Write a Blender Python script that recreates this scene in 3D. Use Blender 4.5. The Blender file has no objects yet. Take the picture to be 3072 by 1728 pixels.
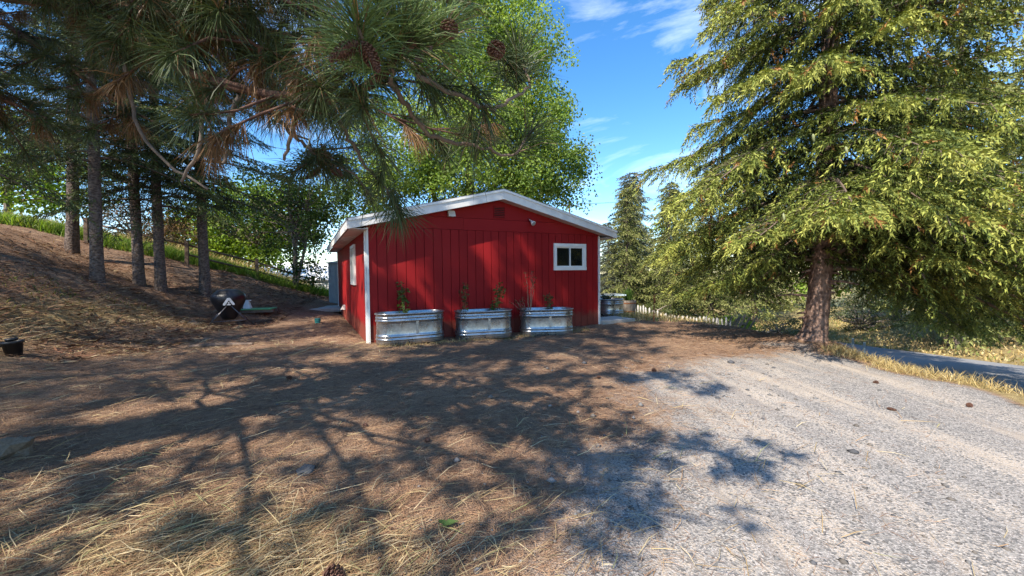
import bpy, math, random
import numpy as np
from mathutils import Vector, Matrix

random.seed(7)
SC = bpy.context.scene
COL = SC.collection

# ------------------------------------------------------------------ camera
CAM_H = 1.4178
PITCH, ROLL, FPX = 0.036, 0.0118, 1212.75
cp, sp, cr, sr = math.cos(PITCH), math.sin(PITCH), math.cos(ROLL), math.sin(ROLL)
_R = Vector((1, 0, 0)); _U = Vector((0, sp, cp)); _F = Vector((0, cp, -sp))
R2 = _R * cr - _U * sr
U2 = _R * sr + _U * cr
cam = bpy.data.cameras.new('camera')
cam.sensor_fit = 'HORIZONTAL'; cam.sensor_width = 36.0
cam.lens = FPX / 3072 * 36.0
cam.clip_start = 0.05; cam.clip_end = 2000
cam_o = bpy.data.objects.new('camera', cam); COL.objects.link(cam_o)
M = Matrix.Identity(4)
for i in range(3):
    M[i][0] = R2[i]; M[i][1] = U2[i]; M[i][2] = -_F[i]
M[0][3], M[1][3], M[2][3] = 0, 0, CAM_H
cam_o.matrix_world = M
SC.camera = cam_o

# ------------------------------------------------------------------ world, sun, exposure
SUN_EL = math.radians(48)
SUN_H = Vector((-0.58, -0.81, 0)).normalized()          # horizontal direction towards the sun
SUN_DIR = Vector((SUN_H.x * math.cos(SUN_EL), SUN_H.y * math.cos(SUN_EL), math.sin(SUN_EL)))
world = bpy.data.worlds.new('World'); SC.world = world; world.use_nodes = True
wn, wl = world.node_tree.nodes, world.node_tree.links
wn.clear()
sky = wn.new('ShaderNodeTexSky'); sky.sky_type = 'NISHITA'; sky.sun_disc = False
sky.sun_elevation = SUN_EL
sky.sun_rotation = math.atan2(SUN_H.x, SUN_H.y)
sky.altitude = 900; sky.air_density = 1.0; sky.dust_density = 0.2; sky.ozone_density = 1.8
bg = wn.new('ShaderNodeBackground'); bg.inputs['Strength'].default_value = 0.148
wo = wn.new('ShaderNodeOutputWorld')
tc = wn.new('ShaderNodeTexCoord')
mp = wn.new('ShaderNodeMapping'); mp.inputs['Scale'].default_value = (1.6, 1.6, 4.2)
mp.inputs['Rotation'].default_value = (0.1, 0.3, 0.5)
cn = wn.new('ShaderNodeTexNoise'); cn.inputs['Scale'].default_value = 1.7; cn.inputs['Detail'].default_value = 9
cn.inputs['Roughness'].default_value = 0.62; cn.inputs['Distortion'].default_value = 0.6
crp = wn.new('ShaderNodeValToRGB'); crp.color_ramp.elements[0].position = 0.51; crp.color_ramp.elements[1].position = 0.80
crp.color_ramp.elements[1].color = (.45, .45, .45, 1)
mxc = wn.new('ShaderNodeMix'); mxc.data_type = 'RGBA'
mxc.inputs[7].default_value = (7.5, 8.0, 8.6, 1)
wl.new(tc.outputs['Generated'], mp.inputs['Vector']); wl.new(mp.outputs[0], cn.inputs['Vector'])
wl.new(cn.outputs['Fac'], crp.inputs['Fac']); wl.new(crp.outputs['Color'], mxc.inputs[0])
hs = wn.new('ShaderNodeHueSaturation'); hs.inputs['Saturation'].default_value = 1.3; hs.inputs['Value'].default_value = 1.0
wl.new(sky.outputs['Color'], hs.inputs['Color'])
wl.new(hs.outputs['Color'], mxc.inputs[6]); wl.new(mxc.outputs[2], bg.inputs['Color'])
wl.new(bg.outputs[0], wo.inputs['Surface'])

sun = bpy.data.lights.new('sun', 'SUN'); sun.energy = 4.5; sun.angle = math.radians(0.53); sun.color = (1.0, 0.91, 0.78)
sun_o = bpy.data.objects.new('sun', sun); COL.objects.link(sun_o)
sun_o.rotation_euler = SUN_DIR.to_track_quat('Z', 'Y').to_euler()
sun_o.location = (-10, -12, 20)

SC.view_settings.view_transform = 'Standard'; SC.view_settings.look = 'None'
SC.view_settings.exposure = 1.12; SC.view_settings.gamma = 1.0; SC.view_settings.use_curve_mapping = False
SC.cycles.max_bounces = 6; SC.cycles.diffuse_bounces = 4; SC.cycles.glossy_bounces = 3
SC.cycles.transmission_bounces = 4; SC.cycles.transparent_max_bounces = 6
SC.cycles.caustics_reflective = False; SC.cycles.caustics_refractive = False
SC.cycles.use_denoising = True; SC.cycles.denoising_prefilter = 'NONE'

# ------------------------------------------------------------------ helpers
def rng(s): return np.random.default_rng(s)

def nrm(v):
    return v / np.maximum(np.linalg.norm(v, axis=-1, keepdims=True), 1e-9)

def new_mesh(name, V, F, mat=None, col=None, smooth=False):
    """V (n,3); F list of faces or (m,k) int array; col (n,3) point colours"""
    me = bpy.data.meshes.new(name)
    V = np.asarray(V, np.float32)
    if isinstance(F, np.ndarray):
        m, k = F.shape
        me.vertices.add(len(V)); me.vertices.foreach_set('co', V.ravel())
        me.loops.add(m * k); me.loops.foreach_set('vertex_index', F.astype(np.int32).ravel())
        me.polygons.add(m)
        me.polygons.foreach_set('loop_start', np.arange(0, m * k, k, dtype=np.int32))
        me.update(calc_edges=True)
    else:
        me.from_pydata([tuple(map(float, v)) for v in V], [], F)
        me.update()
    if col is not None:
        at = me.color_attributes.new('Col', 'FLOAT_COLOR', 'POINT')
        c4 = np.ones((len(V), 4), np.float32); c4[:, :3] = col
        at.data.foreach_set('color', c4.ravel())
    if smooth: me.polygons.foreach_set('use_smooth', np.ones(len(me.polygons), bool))
    if mat: me.materials.append(mat)
    return me

def obj(name, me, parent=None, loc=None, rot=None, scale=None):
    o = bpy.data.objects.new(name, me); COL.objects.link(o)
    if parent is not None: o.parent = parent
    if loc is not None: o.location = loc
    if rot is not None: o.rotation_euler = rot
    if scale is not None: o.scale = scale if hasattr(scale, '__len__') else (scale,) * 3
    return o

def tag(o, label, cat, group=None, kind=None):
    if label: o['label'] = label
    if cat: o['category'] = cat
    if group: o['group'] = group
    if kind: o['kind'] = kind
    return o

def thing(name, label, cat, loc=(0, 0, 0), rz=0, group=None):
    o = obj(name, None, loc=loc, rot=(0, 0, rz)); o.empty_display_size = 0.1
    return tag(o, label, cat, group)

def copy_tree(src, parent=None):
    c = src.copy(); COL.objects.link(c); c.parent = parent
    for ch in list(src.children): copy_tree(ch, c)
    return c

class MB:
    def __init__(s): s.V = []; s.F = []; s.n = 0
    def add(s, V, F):
        s.V.append(np.asarray(V, float)); s.F += [tuple(int(i) + s.n for i in f) for f in F]; s.n += len(V); return s
    def box(s, c, d, rz=0, bev=0):
        x, y, z = d[0] / 2, d[1] / 2, d[2] / 2
        V = np.array([(-x, -y, -z), (x, -y, -z), (x, y, -z), (-x, y, -z), (-x, -y, z), (x, -y, z), (x, y, z), (-x, y, z)])
        ca, sa = math.cos(rz), math.sin(rz)
        V = V @ np.array([[ca, sa, 0], [-sa, ca, 0], [0, 0, 1]]) + np.array(c)
        return s.add(V, [(0, 3, 2, 1), (4, 5, 6, 7), (0, 1, 5, 4), (1, 2, 6, 5), (2, 3, 7, 6), (3, 0, 4, 7)])
    def prism(s, poly, y0, y1):
        """poly of (x,z), extruded along y"""
        n = len(poly)
        V = [(p[0], y0, p[1]) for p in poly] + [(p[0], y1, p[1]) for p in poly]
        F = [tuple(range(n)), tuple(range(2 * n - 1, n - 1, -1))]
        F += [(i, i + n, (i + 1) % n + n, (i + 1) % n) for i in range(n)]
        return s.add(V, F)
    def tube(s, pts, rad, sides=6):
        V, F = tube(pts, rad, sides); return s.add(V, F)
    def lathe(s, prof, seg=24, cap=True):
        n = len(prof); V = []; F = []
        for r, z in prof:
            for k in range(seg):
                a = 2 * math.pi * k / seg; V.append((r * math.cos(a), r * math.sin(a), z))
        for i in range(n - 1):
            for k in range(seg):
                k2 = (k + 1) % seg
                F.append((i * seg + k, i * seg + k2, (i + 1) * seg + k2, (i + 1) * seg + k))
        if cap:
            F.append(tuple(range(seg - 1, -1, -1))); F.append(tuple((n - 1) * seg + k for k in range(seg)))
        return s.add(V, F)
    def mesh(s, name, mat=None, smooth=False): return new_mesh(name, np.concatenate(s.V), s.F, mat, smooth=smooth)
    def obj(s, name, mat=None, parent=None, smooth=False, bevel=0, **k):
        o = obj(name, s.mesh(name, mat, smooth), parent, **k)
        if bevel:
            b = o.modifiers.new('bevel', 'BEVEL'); b.width = bevel; b.segments = 2; b.limit_method = 'ANGLE'
        return o

def tube(pts, rad, sides=6):
    pts = np.asarray(pts, float); n = len(pts)
    rad = np.broadcast_to(np.asarray(rad, float), (n,))
    t = nrm(np.gradient(pts, axis=0))
    ref = np.array([0, 0, 1.0]) if abs(t[0][2]) < .9 else np.array([1.0, 0, 0])
    V = []
    e1 = nrm(np.cross(t[0], ref))
    for i in range(n):
        e1 = nrm(e1 - t[i] * (e1 @ t[i])); e2 = np.cross(t[i], e1)
        for k in range(sides):
            a = 2 * math.pi * k / sides
            V.append(pts[i] + rad[i] * (math.cos(a) * e1 + math.sin(a) * e2))
    F = []
    for i in range(n - 1):
        for k in range(sides):
            k2 = (k + 1) % sides
            F.append((i * sides + k, i * sides + k2, (i + 1) * sides + k2, (i + 1) * sides + k))
    F.append(tuple(range(sides - 1, -1, -1))); F.append(tuple((n - 1) * sides + k for k in range(sides)))
    return np.array(V), F

class Quads:
    """collects many tubes as quad arrays (fast)"""
    def __init__(s): s.V = []; s.F = []; s.n = 0
    def tube(s, pts, rad, sides=4):
        pts = np.asarray(pts, float); n = len(pts)
        rad = np.broadcast_to(np.asarray(rad, float), (n,))
        t = nrm(np.gradient(pts, axis=0))
        ref = np.where(np.abs(t[:, 2:3]) < .9, np.array([[0, 0, 1.0]]), np.array([[1.0, 0, 0]]))
        e1 = nrm(np.cross(t, ref[:1].repeat(n, 0))); e2 = np.cross(t, e1)
        a = np.arange(sides) * 2 * math.pi / sides
        V = pts[:, None] + rad[:, None, None] * (np.cos(a)[None, :, None] * e1[:, None] + np.sin(a)[None, :, None] * e2[:, None])
        i = np.arange(n - 1)[:, None] * sides; k = np.arange(sides)[None]; k2 = (k + 1) % sides
        F = np.stack([i + k, i + k2, i + sides + k2, i + sides + k], -1).reshape(-1, 4)
        s.V.append(V.reshape(-1, 3)); s.F.append(F + s.n); s.n += n * sides
    def mesh(s, name, mat): return new_mesh(name, np.concatenate(s.V), np.concatenate(s.F), mat, smooth=True)

# ---------- value noise in numpy
def _hash(ix, iy, seed):
    h = (ix * 374761393 + iy * 668265263 + seed * 974634721) & 0x7fffffff
    h = ((h ^ (h >> 13)) * 1274126177) & 0x7fffffff
    return ((h ^ (h >> 16)) & 0xffff) / 65535.0
def vnoise(x, y, seed=0):
    x = np.asarray(x, float); y = np.asarray(y, float)
    ix = np.floor(x).astype(np.int64); iy = np.floor(y).astype(np.int64)
    fx = x - ix; fy = y - iy; fx = fx * fx * (3 - 2 * fx); fy = fy * fy * (3 - 2 * fy)
    a = _hash(ix, iy, seed); b = _hash(ix + 1, iy, seed); c = _hash(ix, iy + 1, seed); d = _hash(ix + 1, iy + 1, seed)
    return a + (b - a) * fx + (c - a) * fy + (a - b - c + d) * fx * fy
def fbm(x, y, seed=0, o=4):
    v = 0; a = .5
    for i in range(o):
        v = v + a * vnoise(x * 2 ** i, y * 2 ** i, seed + i * 17); a *= .5
    return v / (1 - .5 ** o)
def sstep(a, b, x):
    t = np.clip((x - a) / (b - a), 0, 1); return t * t * (3 - 2 * t)

# ------------------------------------------------------------------ materials
def mat_base(name):
    m = bpy.data.materials.new(name); m.use_nodes = True
    n, l = m.node_tree.nodes, m.node_tree.links
    return m, n, l, n['Principled BSDF'], n['Material Output']
def N(n, t, **k):
    x = n.new(t)
    for a, v in k.items():
        if a in x.inputs: x.inputs[a].default_value = v
        else: setattr(x, a, v)
    return x
def ramp(n, l, src, stops):
    r = n.new('ShaderNodeValToRGB'); e = r.color_ramp.elements
    while len(e) < len(stops): e.new(0.5)
    for i, (p, c) in enumerate(stops):
        e[i].position = p; e[i].color = (*c, 1) if len(c) == 3 else c
    l.new(src, r.inputs['Fac']); return r.outputs['Color']
def mixc(n, l, f, a, b, mode='MIX'):
    x = n.new('ShaderNodeMix'); x.data_type = 'RGBA'; x.blend_type = mode
    for i, v in ((0, f), (6, a), (7, b)):
        if isinstance(v, bpy.types.NodeSocket): l.new(v, x.inputs[i])
        else: x.inputs[i].default_value = v if i == 0 else (*v, 1)
    return x.outputs[2]
def bump(n, l, P, h, s, d):
    b = n.new('ShaderNodeBump'); b.inputs['Strength'].default_value = s; b.inputs['Distance'].default_value = d
    l.new(h, b.inputs['Height']); l.new(b.outputs[0], P.inputs['Normal'])

def plain(name, c, rough=.6, metal=0, var=.12, scale=6, bmp=0, spec=.5):
    m, n, l, P, o = mat_base(name)
    t = N(n, 'ShaderNodeTexCoord'); z = N(n, 'ShaderNodeTexNoise', Scale=scale, Detail=6)
    l.new(t.outputs['Object'], z.inputs['Vector'])
    c = np.array(c)
    l.new(ramp(n, l, z.outputs['Fac'], [(.3, tuple(c * (1 - var))), (.7, tuple(np.minimum(c * (1 + var), .95)))]), P.inputs['Base Color'])
    P.inputs['Roughness'].default_value = rough; P.inputs['Metallic'].default_value = metal
    P.inputs['Specular IOR Level'].default_value = spec
    if bmp:
        z2 = N(n, 'ShaderNodeTexNoise', Scale=scale * 8, Detail=5); l.new(t.outputs['Object'], z2.inputs['Vector'])
        bump(n, l, P, z2.outputs['Fac'], bmp, .01)
    return m

def foliage(name, rough=.55, trans=.3, tint=(1.25, 1.2, .55), spec=.2):
    m, n, l, P, o = mat_base(name)
    a = N(n, 'ShaderNodeVertexColor', layer_name='Col')
    l.new(a.outputs['Color'], P.inputs['Base Color']); P.inputs['Roughness'].default_value = rough
    P.inputs['Specular IOR Level'].default_value = spec
    if trans:
        tr = n.new('ShaderNodeBsdfTranslucent')
        l.new(mixc(n, l, 1.0, a.outputs['Color'], tint, 'MULTIPLY'), tr.inputs['Color'])
        mx = n.new('ShaderNodeMixShader'); mx.inputs[0].default_value = trans
        l.new(P.outputs[0], mx.inputs[1]); l.new(tr.outputs[0], mx.inputs[2]); l.new(mx.outputs[0], o.inputs['Surface'])
    return m

def bark(name, c1, c2, sx=14, sz=5, strength=.7, rings=False):
    m, n, l, P, o = mat_base(name)
    t = N(n, 'ShaderNodeTexCoord'); mp = N(n, 'ShaderNodeMapping'); mp.inputs['Scale'].default_value = (sx, sx, sz)
    l.new(t.outputs['Object'], mp.inputs['Vector'])
    v = N(n, 'ShaderNodeTexVoronoi', Scale=1.0); v.feature = 'F1'; l.new(mp.outputs[0], v.inputs['Vector'])
    z = N(n, 'ShaderNodeTexNoise', Scale=2.2, Detail=7, Roughness=.65); l.new(mp.outputs[0], z.inputs['Vector'])
    mx = N(n, 'ShaderNodeMath', operation='MULTIPLY'); l.new(v.outputs['Distance'], mx.inputs[0]); l.new(z.outputs['Fac'], mx.inputs[1])
    l.new(ramp(n, l, mx.outputs[0], [(.08, c2), (.42, c1)]) if not rings else ramp(n, l, z.outputs['Fac'], [(.32, c1), (.66, c2)]), P.inputs['Base Color'])
    P.inputs['Roughness'].default_value = .9; P.inputs['Specular IOR Level'].default_value = .15
    bump(n, l, P, mx.outputs[0], strength, .05)
    return m

MAT = {}
MAT['white'] = plain('white_paint', (.74, .74, .72), .5, var=.05, scale=9)
MAT['fascia'] = plain('fascia_paint', (.70, .69, .67), .55, var=.10, scale=5, bmp=.1)
MAT['soffit'] = plain('soffit_paint', (.58, .52, .50), .6, var=.08, scale=4)
MAT['black'] = plain('black_plastic', (.012, .012, .014), .45, var=.3)
MAT['cover'] = plain('black_cover_cloth', (.010, .011, .016), .42, var=.3, bmp=.25, scale=5)
MAT['legmetal'] = plain('dull_steel', (.16, .16, .17), .4, .7)
MAT['badge'] = plain('silver_badge', (.62, .62, .64), .4, .2)
MAT['soil'] = plain('soil', (.045, .032, .024), .95, var=.4, scale=30, bmp=.6)
MAT['oldwood'] = plain('weathered_wood', (.20, .17, .14), .85, var=.3, scale=8, bmp=.4)
MAT['brownwood'] = plain('brown_wood', (.13, .085, .055), .85, var=.3, scale=8, bmp=.4)
MAT['picket'] = plain('picket_paint', (.48, .46, .43), .7, var=.25, scale=5)
MAT['rust'] = plain('rusty_steel', (.20, .075, .03), .8, var=.4, scale=20)
MAT['stone'] = plain('stone', (.22, .16, .105), .9, var=.25, scale=9, bmp=.5)
MAT['bluestone'] = plain('grey_stone', (.10, .10, .10), .9, var=.2, scale=9, bmp=.5)
MAT['concrete'] = plain('concrete', (.42, .40, .37), .9, var=.15, scale=7, bmp=.2)
MAT['turq'] = plain('turquoise_plastic', (.05, .33, .27), .5)
MAT['green'] = plain('green_plastic', (.07, .30, .13), .5)
MAT['bluemetal'] = plain('blue_grey_metal', (.22, .30, .36), .5, .1, var=.1)
MAT['roofshingle'] = plain('shingles', (.20, .19, .19), .9, var=.25, scale=25, bmp=.5)
MAT['whiteroof'] = plain('white_roof', (.80, .80, .80), .5, var=.04)
MAT['greywall'] = plain('pale_wall', (.55, .55, .56), .7, var=.06)
MAT['ventshade'] = plain('vent_shade', (.02, .012, .012), .9)
MAT['pole'] = plain('pole_wood', (.10, .075, .055), .9)
MAT['lamp'] = plain('lamp_white', (.72, .70, .66), .4, var=.05)
MAT['lens'] = plain('lamp_glass', (.35, .36, .38), .12)
MAT['coldframe'] = plain('cold_frame_plastic', (.50, .62, .70), .3)

def red_paint():
    m, n, l, P, o = mat_base('red_siding_paint')
    t = N(n, 'ShaderNodeTexCoord'); z = N(n, 'ShaderNodeTexNoise', Scale=1.3, Detail=6)
    oi = N(n, 'ShaderNodeObjectInfo')
    mp = N(n, 'ShaderNodeMapping'); mp.inputs['Scale'].default_value = (30, 30, 1.4)
    l.new(t.outputs['Object'], mp.inputs['Vector'])
    g = N(n, 'ShaderNodeTexNoise', Scale=2.0, Detail=7, Roughness=.6); l.new(mp.outputs[0], g.inputs['Vector'])
    l.new(t.outputs['Object'], z.inputs['Vector'])
    c = ramp(n, l, z.outputs['Fac'], [(.3, (.27, .012, .014)), (.7, (.31, .015, .017))])
    mr = N(n, 'ShaderNodeMapRange'); mr.inputs['To Min'].default_value = .92; mr.inputs['To Max'].default_value = 1.06
    l.new(oi.outputs['Random'], mr.inputs['Value'])
    cc = N(n, 'ShaderNodeVectorMath', operation='SCALE'); l.new(c, cc.inputs[0]); l.new(mr.outputs[0], cc.inputs['Scale'])
    c2 = mixc(n, l, .12, cc.outputs[0], g.outputs['Fac'], 'MULTIPLY')
    geo = N(n, 'ShaderNodeNewGeometry'); sx = N(n, 'ShaderNodeSeparateXYZ'); l.new(geo.outputs['Position'], sx.inputs[0])
    dn = N(n, 'ShaderNodeTexNoise', Scale=5.0, Detail=8, Roughness=.7); l.new(geo.outputs['Position'], dn.inputs['Vector'])
    dm = N(n, 'ShaderNodeMath', operation='MULTIPLY_ADD'); l.new(dn.outputs['Fac'], dm.inputs[0]); dm.inputs[1].default_value = -.55; l.new(sx.outputs['Z'], dm.inputs[2])
    c2 = mixc(n, l, ramp(n, l, dm.outputs[0], [(.0, (.55,) * 3), (.12, (0,) * 3)]), c2, (.17, .085, .055))
    fd = N(n, 'ShaderNodeTexNoise', Scale=.55, Detail=5); l.new(geo.outputs['Position'], fd.inputs['Vector'])
    c2 = mixc(n, l, ramp(n, l, fd.outputs['Fac'], [(.45, (0,) * 3), (.75, (.22,) * 3)]), c2, (.42, .05, .045))
    l.new(c2, P.inputs['Base Color']); P.inputs['Roughness'].default_value = .6
    P.inputs['Specular IOR Level'].default_value = .12
    bump(n, l, P, g.outputs['Fac'], .25, .004)
    return m
MAT['red'] = red_paint()
MAT['redtrim'] = plain('red_trim_paint', (.20, .012, .013), .6, var=.1, spec=.1)

def galvanized():
    m, n, l, P, o = mat_base('galvanized_steel')
    t = N(n, 'ShaderNodeTexCoord'); v = N(n, 'ShaderNodeTexVoronoi', Scale=26.0); z = N(n, 'ShaderNodeTexNoise', Scale=5, Detail=5)
    l.new(t.outputs['Object'], v.inputs['Vector']); l.new(t.outputs['Object'], z.inputs['Vector'])
    a = ramp(n, l, v.outputs['Color'], [(.2, (.36, .365, .37)), (.8, (.46, .465, .47))])
    b = ramp(n, l, z.outputs['Fac'], [(.35, (.86, .86, .86)), (.65, (1, 1, 1))])
    l.new(mixc(n, l, 1.0, a, b, 'MULTIPLY'), P.inputs['Base Color'])
    P.inputs['Metallic'].default_value = .85
    l.new(ramp(n, l, z.outputs['Fac'], [(.3, (.22,) * 3), (.7, (.36,) * 3)]), P.inputs['Roughness'])
    z2 = N(n, 'ShaderNodeTexNoise', Scale=9, Detail=2); l.new(t.outputs['Object'], z2.inputs['Vector'])
    bump(n, l, P, z2.outputs['Fac'], .15, .01)
    return m
MAT['galv'] = galvanized()

def glass_mat():
    m, n, l, P, o = mat_base('window_glass')
    P.inputs['Base Color'].default_value = (.008, .010, .010, 1); P.inputs['Roughness'].default_value = .04
    P.inputs['Specular IOR Level'].default_value = .5
    return m
MAT['glass'] = glass_mat()

def ground_mat():
    m, n, l, P, o = mat_base('ground_cover')
    geo = N(n, 'ShaderNodeNewGeometry'); pos = geo.outputs['Position']
    a = N(n, 'ShaderNodeVertexColor', layer_name='Mask'); sep = N(n, 'ShaderNodeSeparateColor'); l.new(a.outputs['Color'], sep.inputs[0])
    def noise(s, d=6, r=.55, scl=None, rot=0):
        z = N(n, 'ShaderNodeTexNoise', Scale=s, Detail=d, Roughness=r)
        if scl:
            mp = N(n, 'ShaderNodeMapping'); mp.inputs['Scale'].default_value = scl; mp.inputs['Rotation'].default_value = (0, 0, rot)
            l.new(pos, mp.inputs['Vector']); l.new(mp.outputs[0], z.inputs['Vector'])
        else: l.new(pos, z.inputs['Vector'])
        return z.outputs['Fac']
    # needle duff
    big = noise(.8, 5)
    f1 = noise(60, 4, .7, (1, .22, 1), .55); f2 = noise(60, 4, .7, (.22, 1, 1), -.3); f3 = noise(150, 3, .7, (1, .3, 1), 1.1)
    duff = ramp(n, l, big, [(.30, (.195, .122, .084)), (.52, (.275, .184, .128)), (.72, (.35, .245, .168))])
    fl = N(n, 'ShaderNodeMath', operation='MAXIMUM'); l.new(f1, fl.inputs[0]); l.new(f2, fl.inputs[1])
    duff = mixc(n, l, ramp(n, l, fl.outputs[0], [(.52, (0, 0, 0)), (.68, (.75, .75, .75))]), duff, (.46, .295, .17))
    f4 = noise(11, 8, .75); f5 = noise(26, 6, .7)
    duff = mixc(n, l, ramp(n, l, f4, [(.34, (.75,) * 3), (.52, (0, 0, 0))]), duff, (.11, .056, .038))
    duff = mixc(n, l, ramp(n, l, f5, [(.54, (0, 0, 0)), (.72, (.6,) * 3)]), duff, (.34, .20, .115))
    duff = mixc(n, l, ramp(n, l, f3, [(.30, (.8,) * 3), (.46, (0, 0, 0))]), duff, (.070, .040, .030))
    # gravel
    vo = N(n, 'ShaderNodeTexVoronoi', Scale=85.0); l.new(pos, vo.inputs['Vector'])
    vo2 = N(n, 'ShaderNodeTexVoronoi', Scale=190.0); l.new(pos, vo2.inputs['Vector'])
    tr = noise(1.0, 5, .6, (2.2, .32, 1), .22)
    sv = N(n, 'ShaderNodeSeparateColor'); l.new(vo.outputs['Color'], sv.inputs[0])
    sv2 = N(n, 'ShaderNodeSeparateColor'); l.new(vo2.outputs['Color'], sv2.inputs[0])
    tr2 = noise(.9, 4, .6, (3.4, .22, 1), .25)
    dust = mixc(n, l, noise(3.5, 6), (.345, .285, .225), (.455, .385, .31))
    dust = mixc(n, l, ramp(n, l, tr2, [(.43, (.9,) * 3), (.55, (0,) * 3)]), dust, (.215, .19, .17))
    peb = ramp(n, l, sv.outputs[0], [(.0, (.10, .097, .095)), (.5, (.19, .18, .17)), (1, (.36, .335, .305))])
    peb2 = ramp(n, l, sv2.outputs[1], [(.0, (.14, .135, .13)), (1, (.54, .50, .47))])
    # amount of stone showing through the dust
    am = N(n, 'ShaderNodeMath', operation='ADD'); am.operation = 'MULTIPLY_ADD'; l.new(tr, am.inputs[0]); am.inputs[1].default_value = 2.4; l.new(sv.outputs[1], am.inputs[2])
    am2 = N(n, 'ShaderNodeMath', operation='ADD'); am2.operation = 'MULTIPLY_ADD'; l.new(tr, am2.inputs[0]); am2.inputs[1].default_value = 2.0; l.new(sv2.outputs[0], am2.inputs[2])
    sc1 = N(n, 'ShaderNodeMath', operation='MULTIPLY'); l.new(am.outputs[0], sc1.inputs[0]); sc1.inputs[1].default_value = 1 / 2.4
    sc2 = N(n, 'ShaderNodeMath', operation='MULTIPLY'); l.new(am2.outputs[0], sc2.inputs[0]); sc2.inputs[1].default_value = .5
    grav = mixc(n, l, ramp(n, l, sc2.outputs[0], [(1.35 / 2, (0,) * 3), (1.55 / 2, (.85,) * 3)]), dust, peb2)
    grav = mixc(n, l, ramp(n, l, sc1.outputs[0], [(1.75 / 2.4, (0,) * 3), (1.85 / 2.4, (.95,) * 3)]), grav, peb)
    # grass grounds
    dry = ramp(n, l, noise(9, 6, .7), [(.3, (.20, .145, .065)), (.7, (.46, .36, .18))])
    grn = ramp(n, l, noise(12, 6, .7), [(.3, (.045, .085, .018)), (.7, (.15, .22, .05))])
    brk = noise(7, 7, .7)
    def mask(ch, w=.5, sf=.2):
        q = N(n, 'ShaderNodeMath', operation='MULTIPLY_ADD'); l.new(brk, q.inputs[0]); q.inputs[1].default_value = w
        l.new(sep.outputs[ch], q.inputs[2])
        return ramp(n, l, q.outputs[0], [(.5 + w * .5 - sf, (0,) * 3), (.5 + w * .5 + sf, (1,) * 3)])
    c = mixc(n, l, mask(2), duff, dry)
    c = mixc(n, l, mask(1), c, grn)
    c = mixc(n, l, mask(0, .9, .30), c, grav)
    l.new(c, P.inputs['Base Color']); P.inputs['Roughness'].default_value = .95; P.inputs['Specular IOR Level'].default_value = .05
    hh = N(n, 'ShaderNodeMath', operation='ADD'); l.new(f1, hh.inputs[0]); l.new(f3, hh.inputs[1])
    h2 = N(n, 'ShaderNodeMath', operation='ADD'); l.new(hh.outputs[0], h2.inputs[0]); l.new(vo.outputs['Distance'], h2.inputs[1])
    h3 = N(n, 'ShaderNodeMath', operation='MULTIPLY_ADD'); l.new(f4, h3.inputs[0]); h3.inputs[1].default_value = 1.2; l.new(h2.outputs[0], h3.inputs[2]); h2 = h3
    gm = N(n, 'ShaderNodeMath', operation='MULTIPLY_ADD'); l.new(sep.outputs[0], gm.inputs[0]); gm.inputs[1].default_value = -.75; gm.inputs[2].default_value = 1.0
    hg = N(n, 'ShaderNodeMath', operation='MULTIPLY'); l.new(h2.outputs[0], hg.inputs[0]); l.new(gm.outputs[0], hg.inputs[1])
    bump(n, l, P, hg.outputs[0], .8, .02)
    return m
MAT['ground'] = ground_mat()

def asphalt():
    m, n, l, P, o = mat_base('asphalt')
    geo = N(n, 'ShaderNodeNewGeometry')
    z = N(n, 'ShaderNodeTexNoise', Scale=120, Detail=4); z2 = N(n, 'ShaderNodeTexNoise', Scale=.7, Detail=5)
    l.new(geo.outputs['Position'], z.inputs['Vector']); l.new(geo.outputs['Position'], z2.inputs['Vector'])
    a = ramp(n, l, z.outputs['Fac'], [(.3, (.15, .15, .155)), (.7, (.26, .26, .262))])
    l.new(mixc(n, l, .3, a, z2.outputs['Fac'], 'OVERLAY'), P.inputs['Base Color']); P.inputs['Roughness'].default_value = .85
    bump(n, l, P, z.outputs['Fac'], .3, .005)
    return m
MAT['asphalt'] = asphalt()

MAT['needle'] = foliage('pine_needles', .5, .15, spec=.3)
MAT['spruce'] = foliage('spruce_needles', .6, .06)
MAT['leaf'] = foliage('leaves', .5, .38, (1.35, 1.35, .45))
MAT['straw'] = foliage('straw', .8, .15, (1, .9, .6))
MAT['stonebits'] = foliage('gravel_stones', .9, 0)
MAT['bark_spruce'] = bark('spruce_bark', (.30, .20, .155), (.11, .070, .055), 15, 11)
MAT['bark_pine'] = bark('pine_bark', (.19, .105, .075), (.07, .040, .032), 20, 14)
MAT['bark_fir'] = bark('fir_bark', (.20, .16, .135), (.075, .055, .045), 14, 26, .8)
MAT['bark_cotton'] = bark('cottonwood_bark', (.30, .25, .20), (.12, .095, .075), 16, 4)
MAT['twig'] = plain('twig_bark', (.14, .10, .075), .9, var=.3, scale=20)
MAT['deadtwig'] = plain('dead_twig_bark', (.13, .10, .08), .9, var=.25, scale=20)
MAT['cone'] = plain('cone_scales', (.115, .052, .032), .7, var=.45, scale=40)
MAT['stem'] = plain('cane_bark', (.30, .20, .13), .8, var=.25)
MAT['gstem'] = plain('green_stem', (.10, .13, .04), .7, var=.25)

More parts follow.
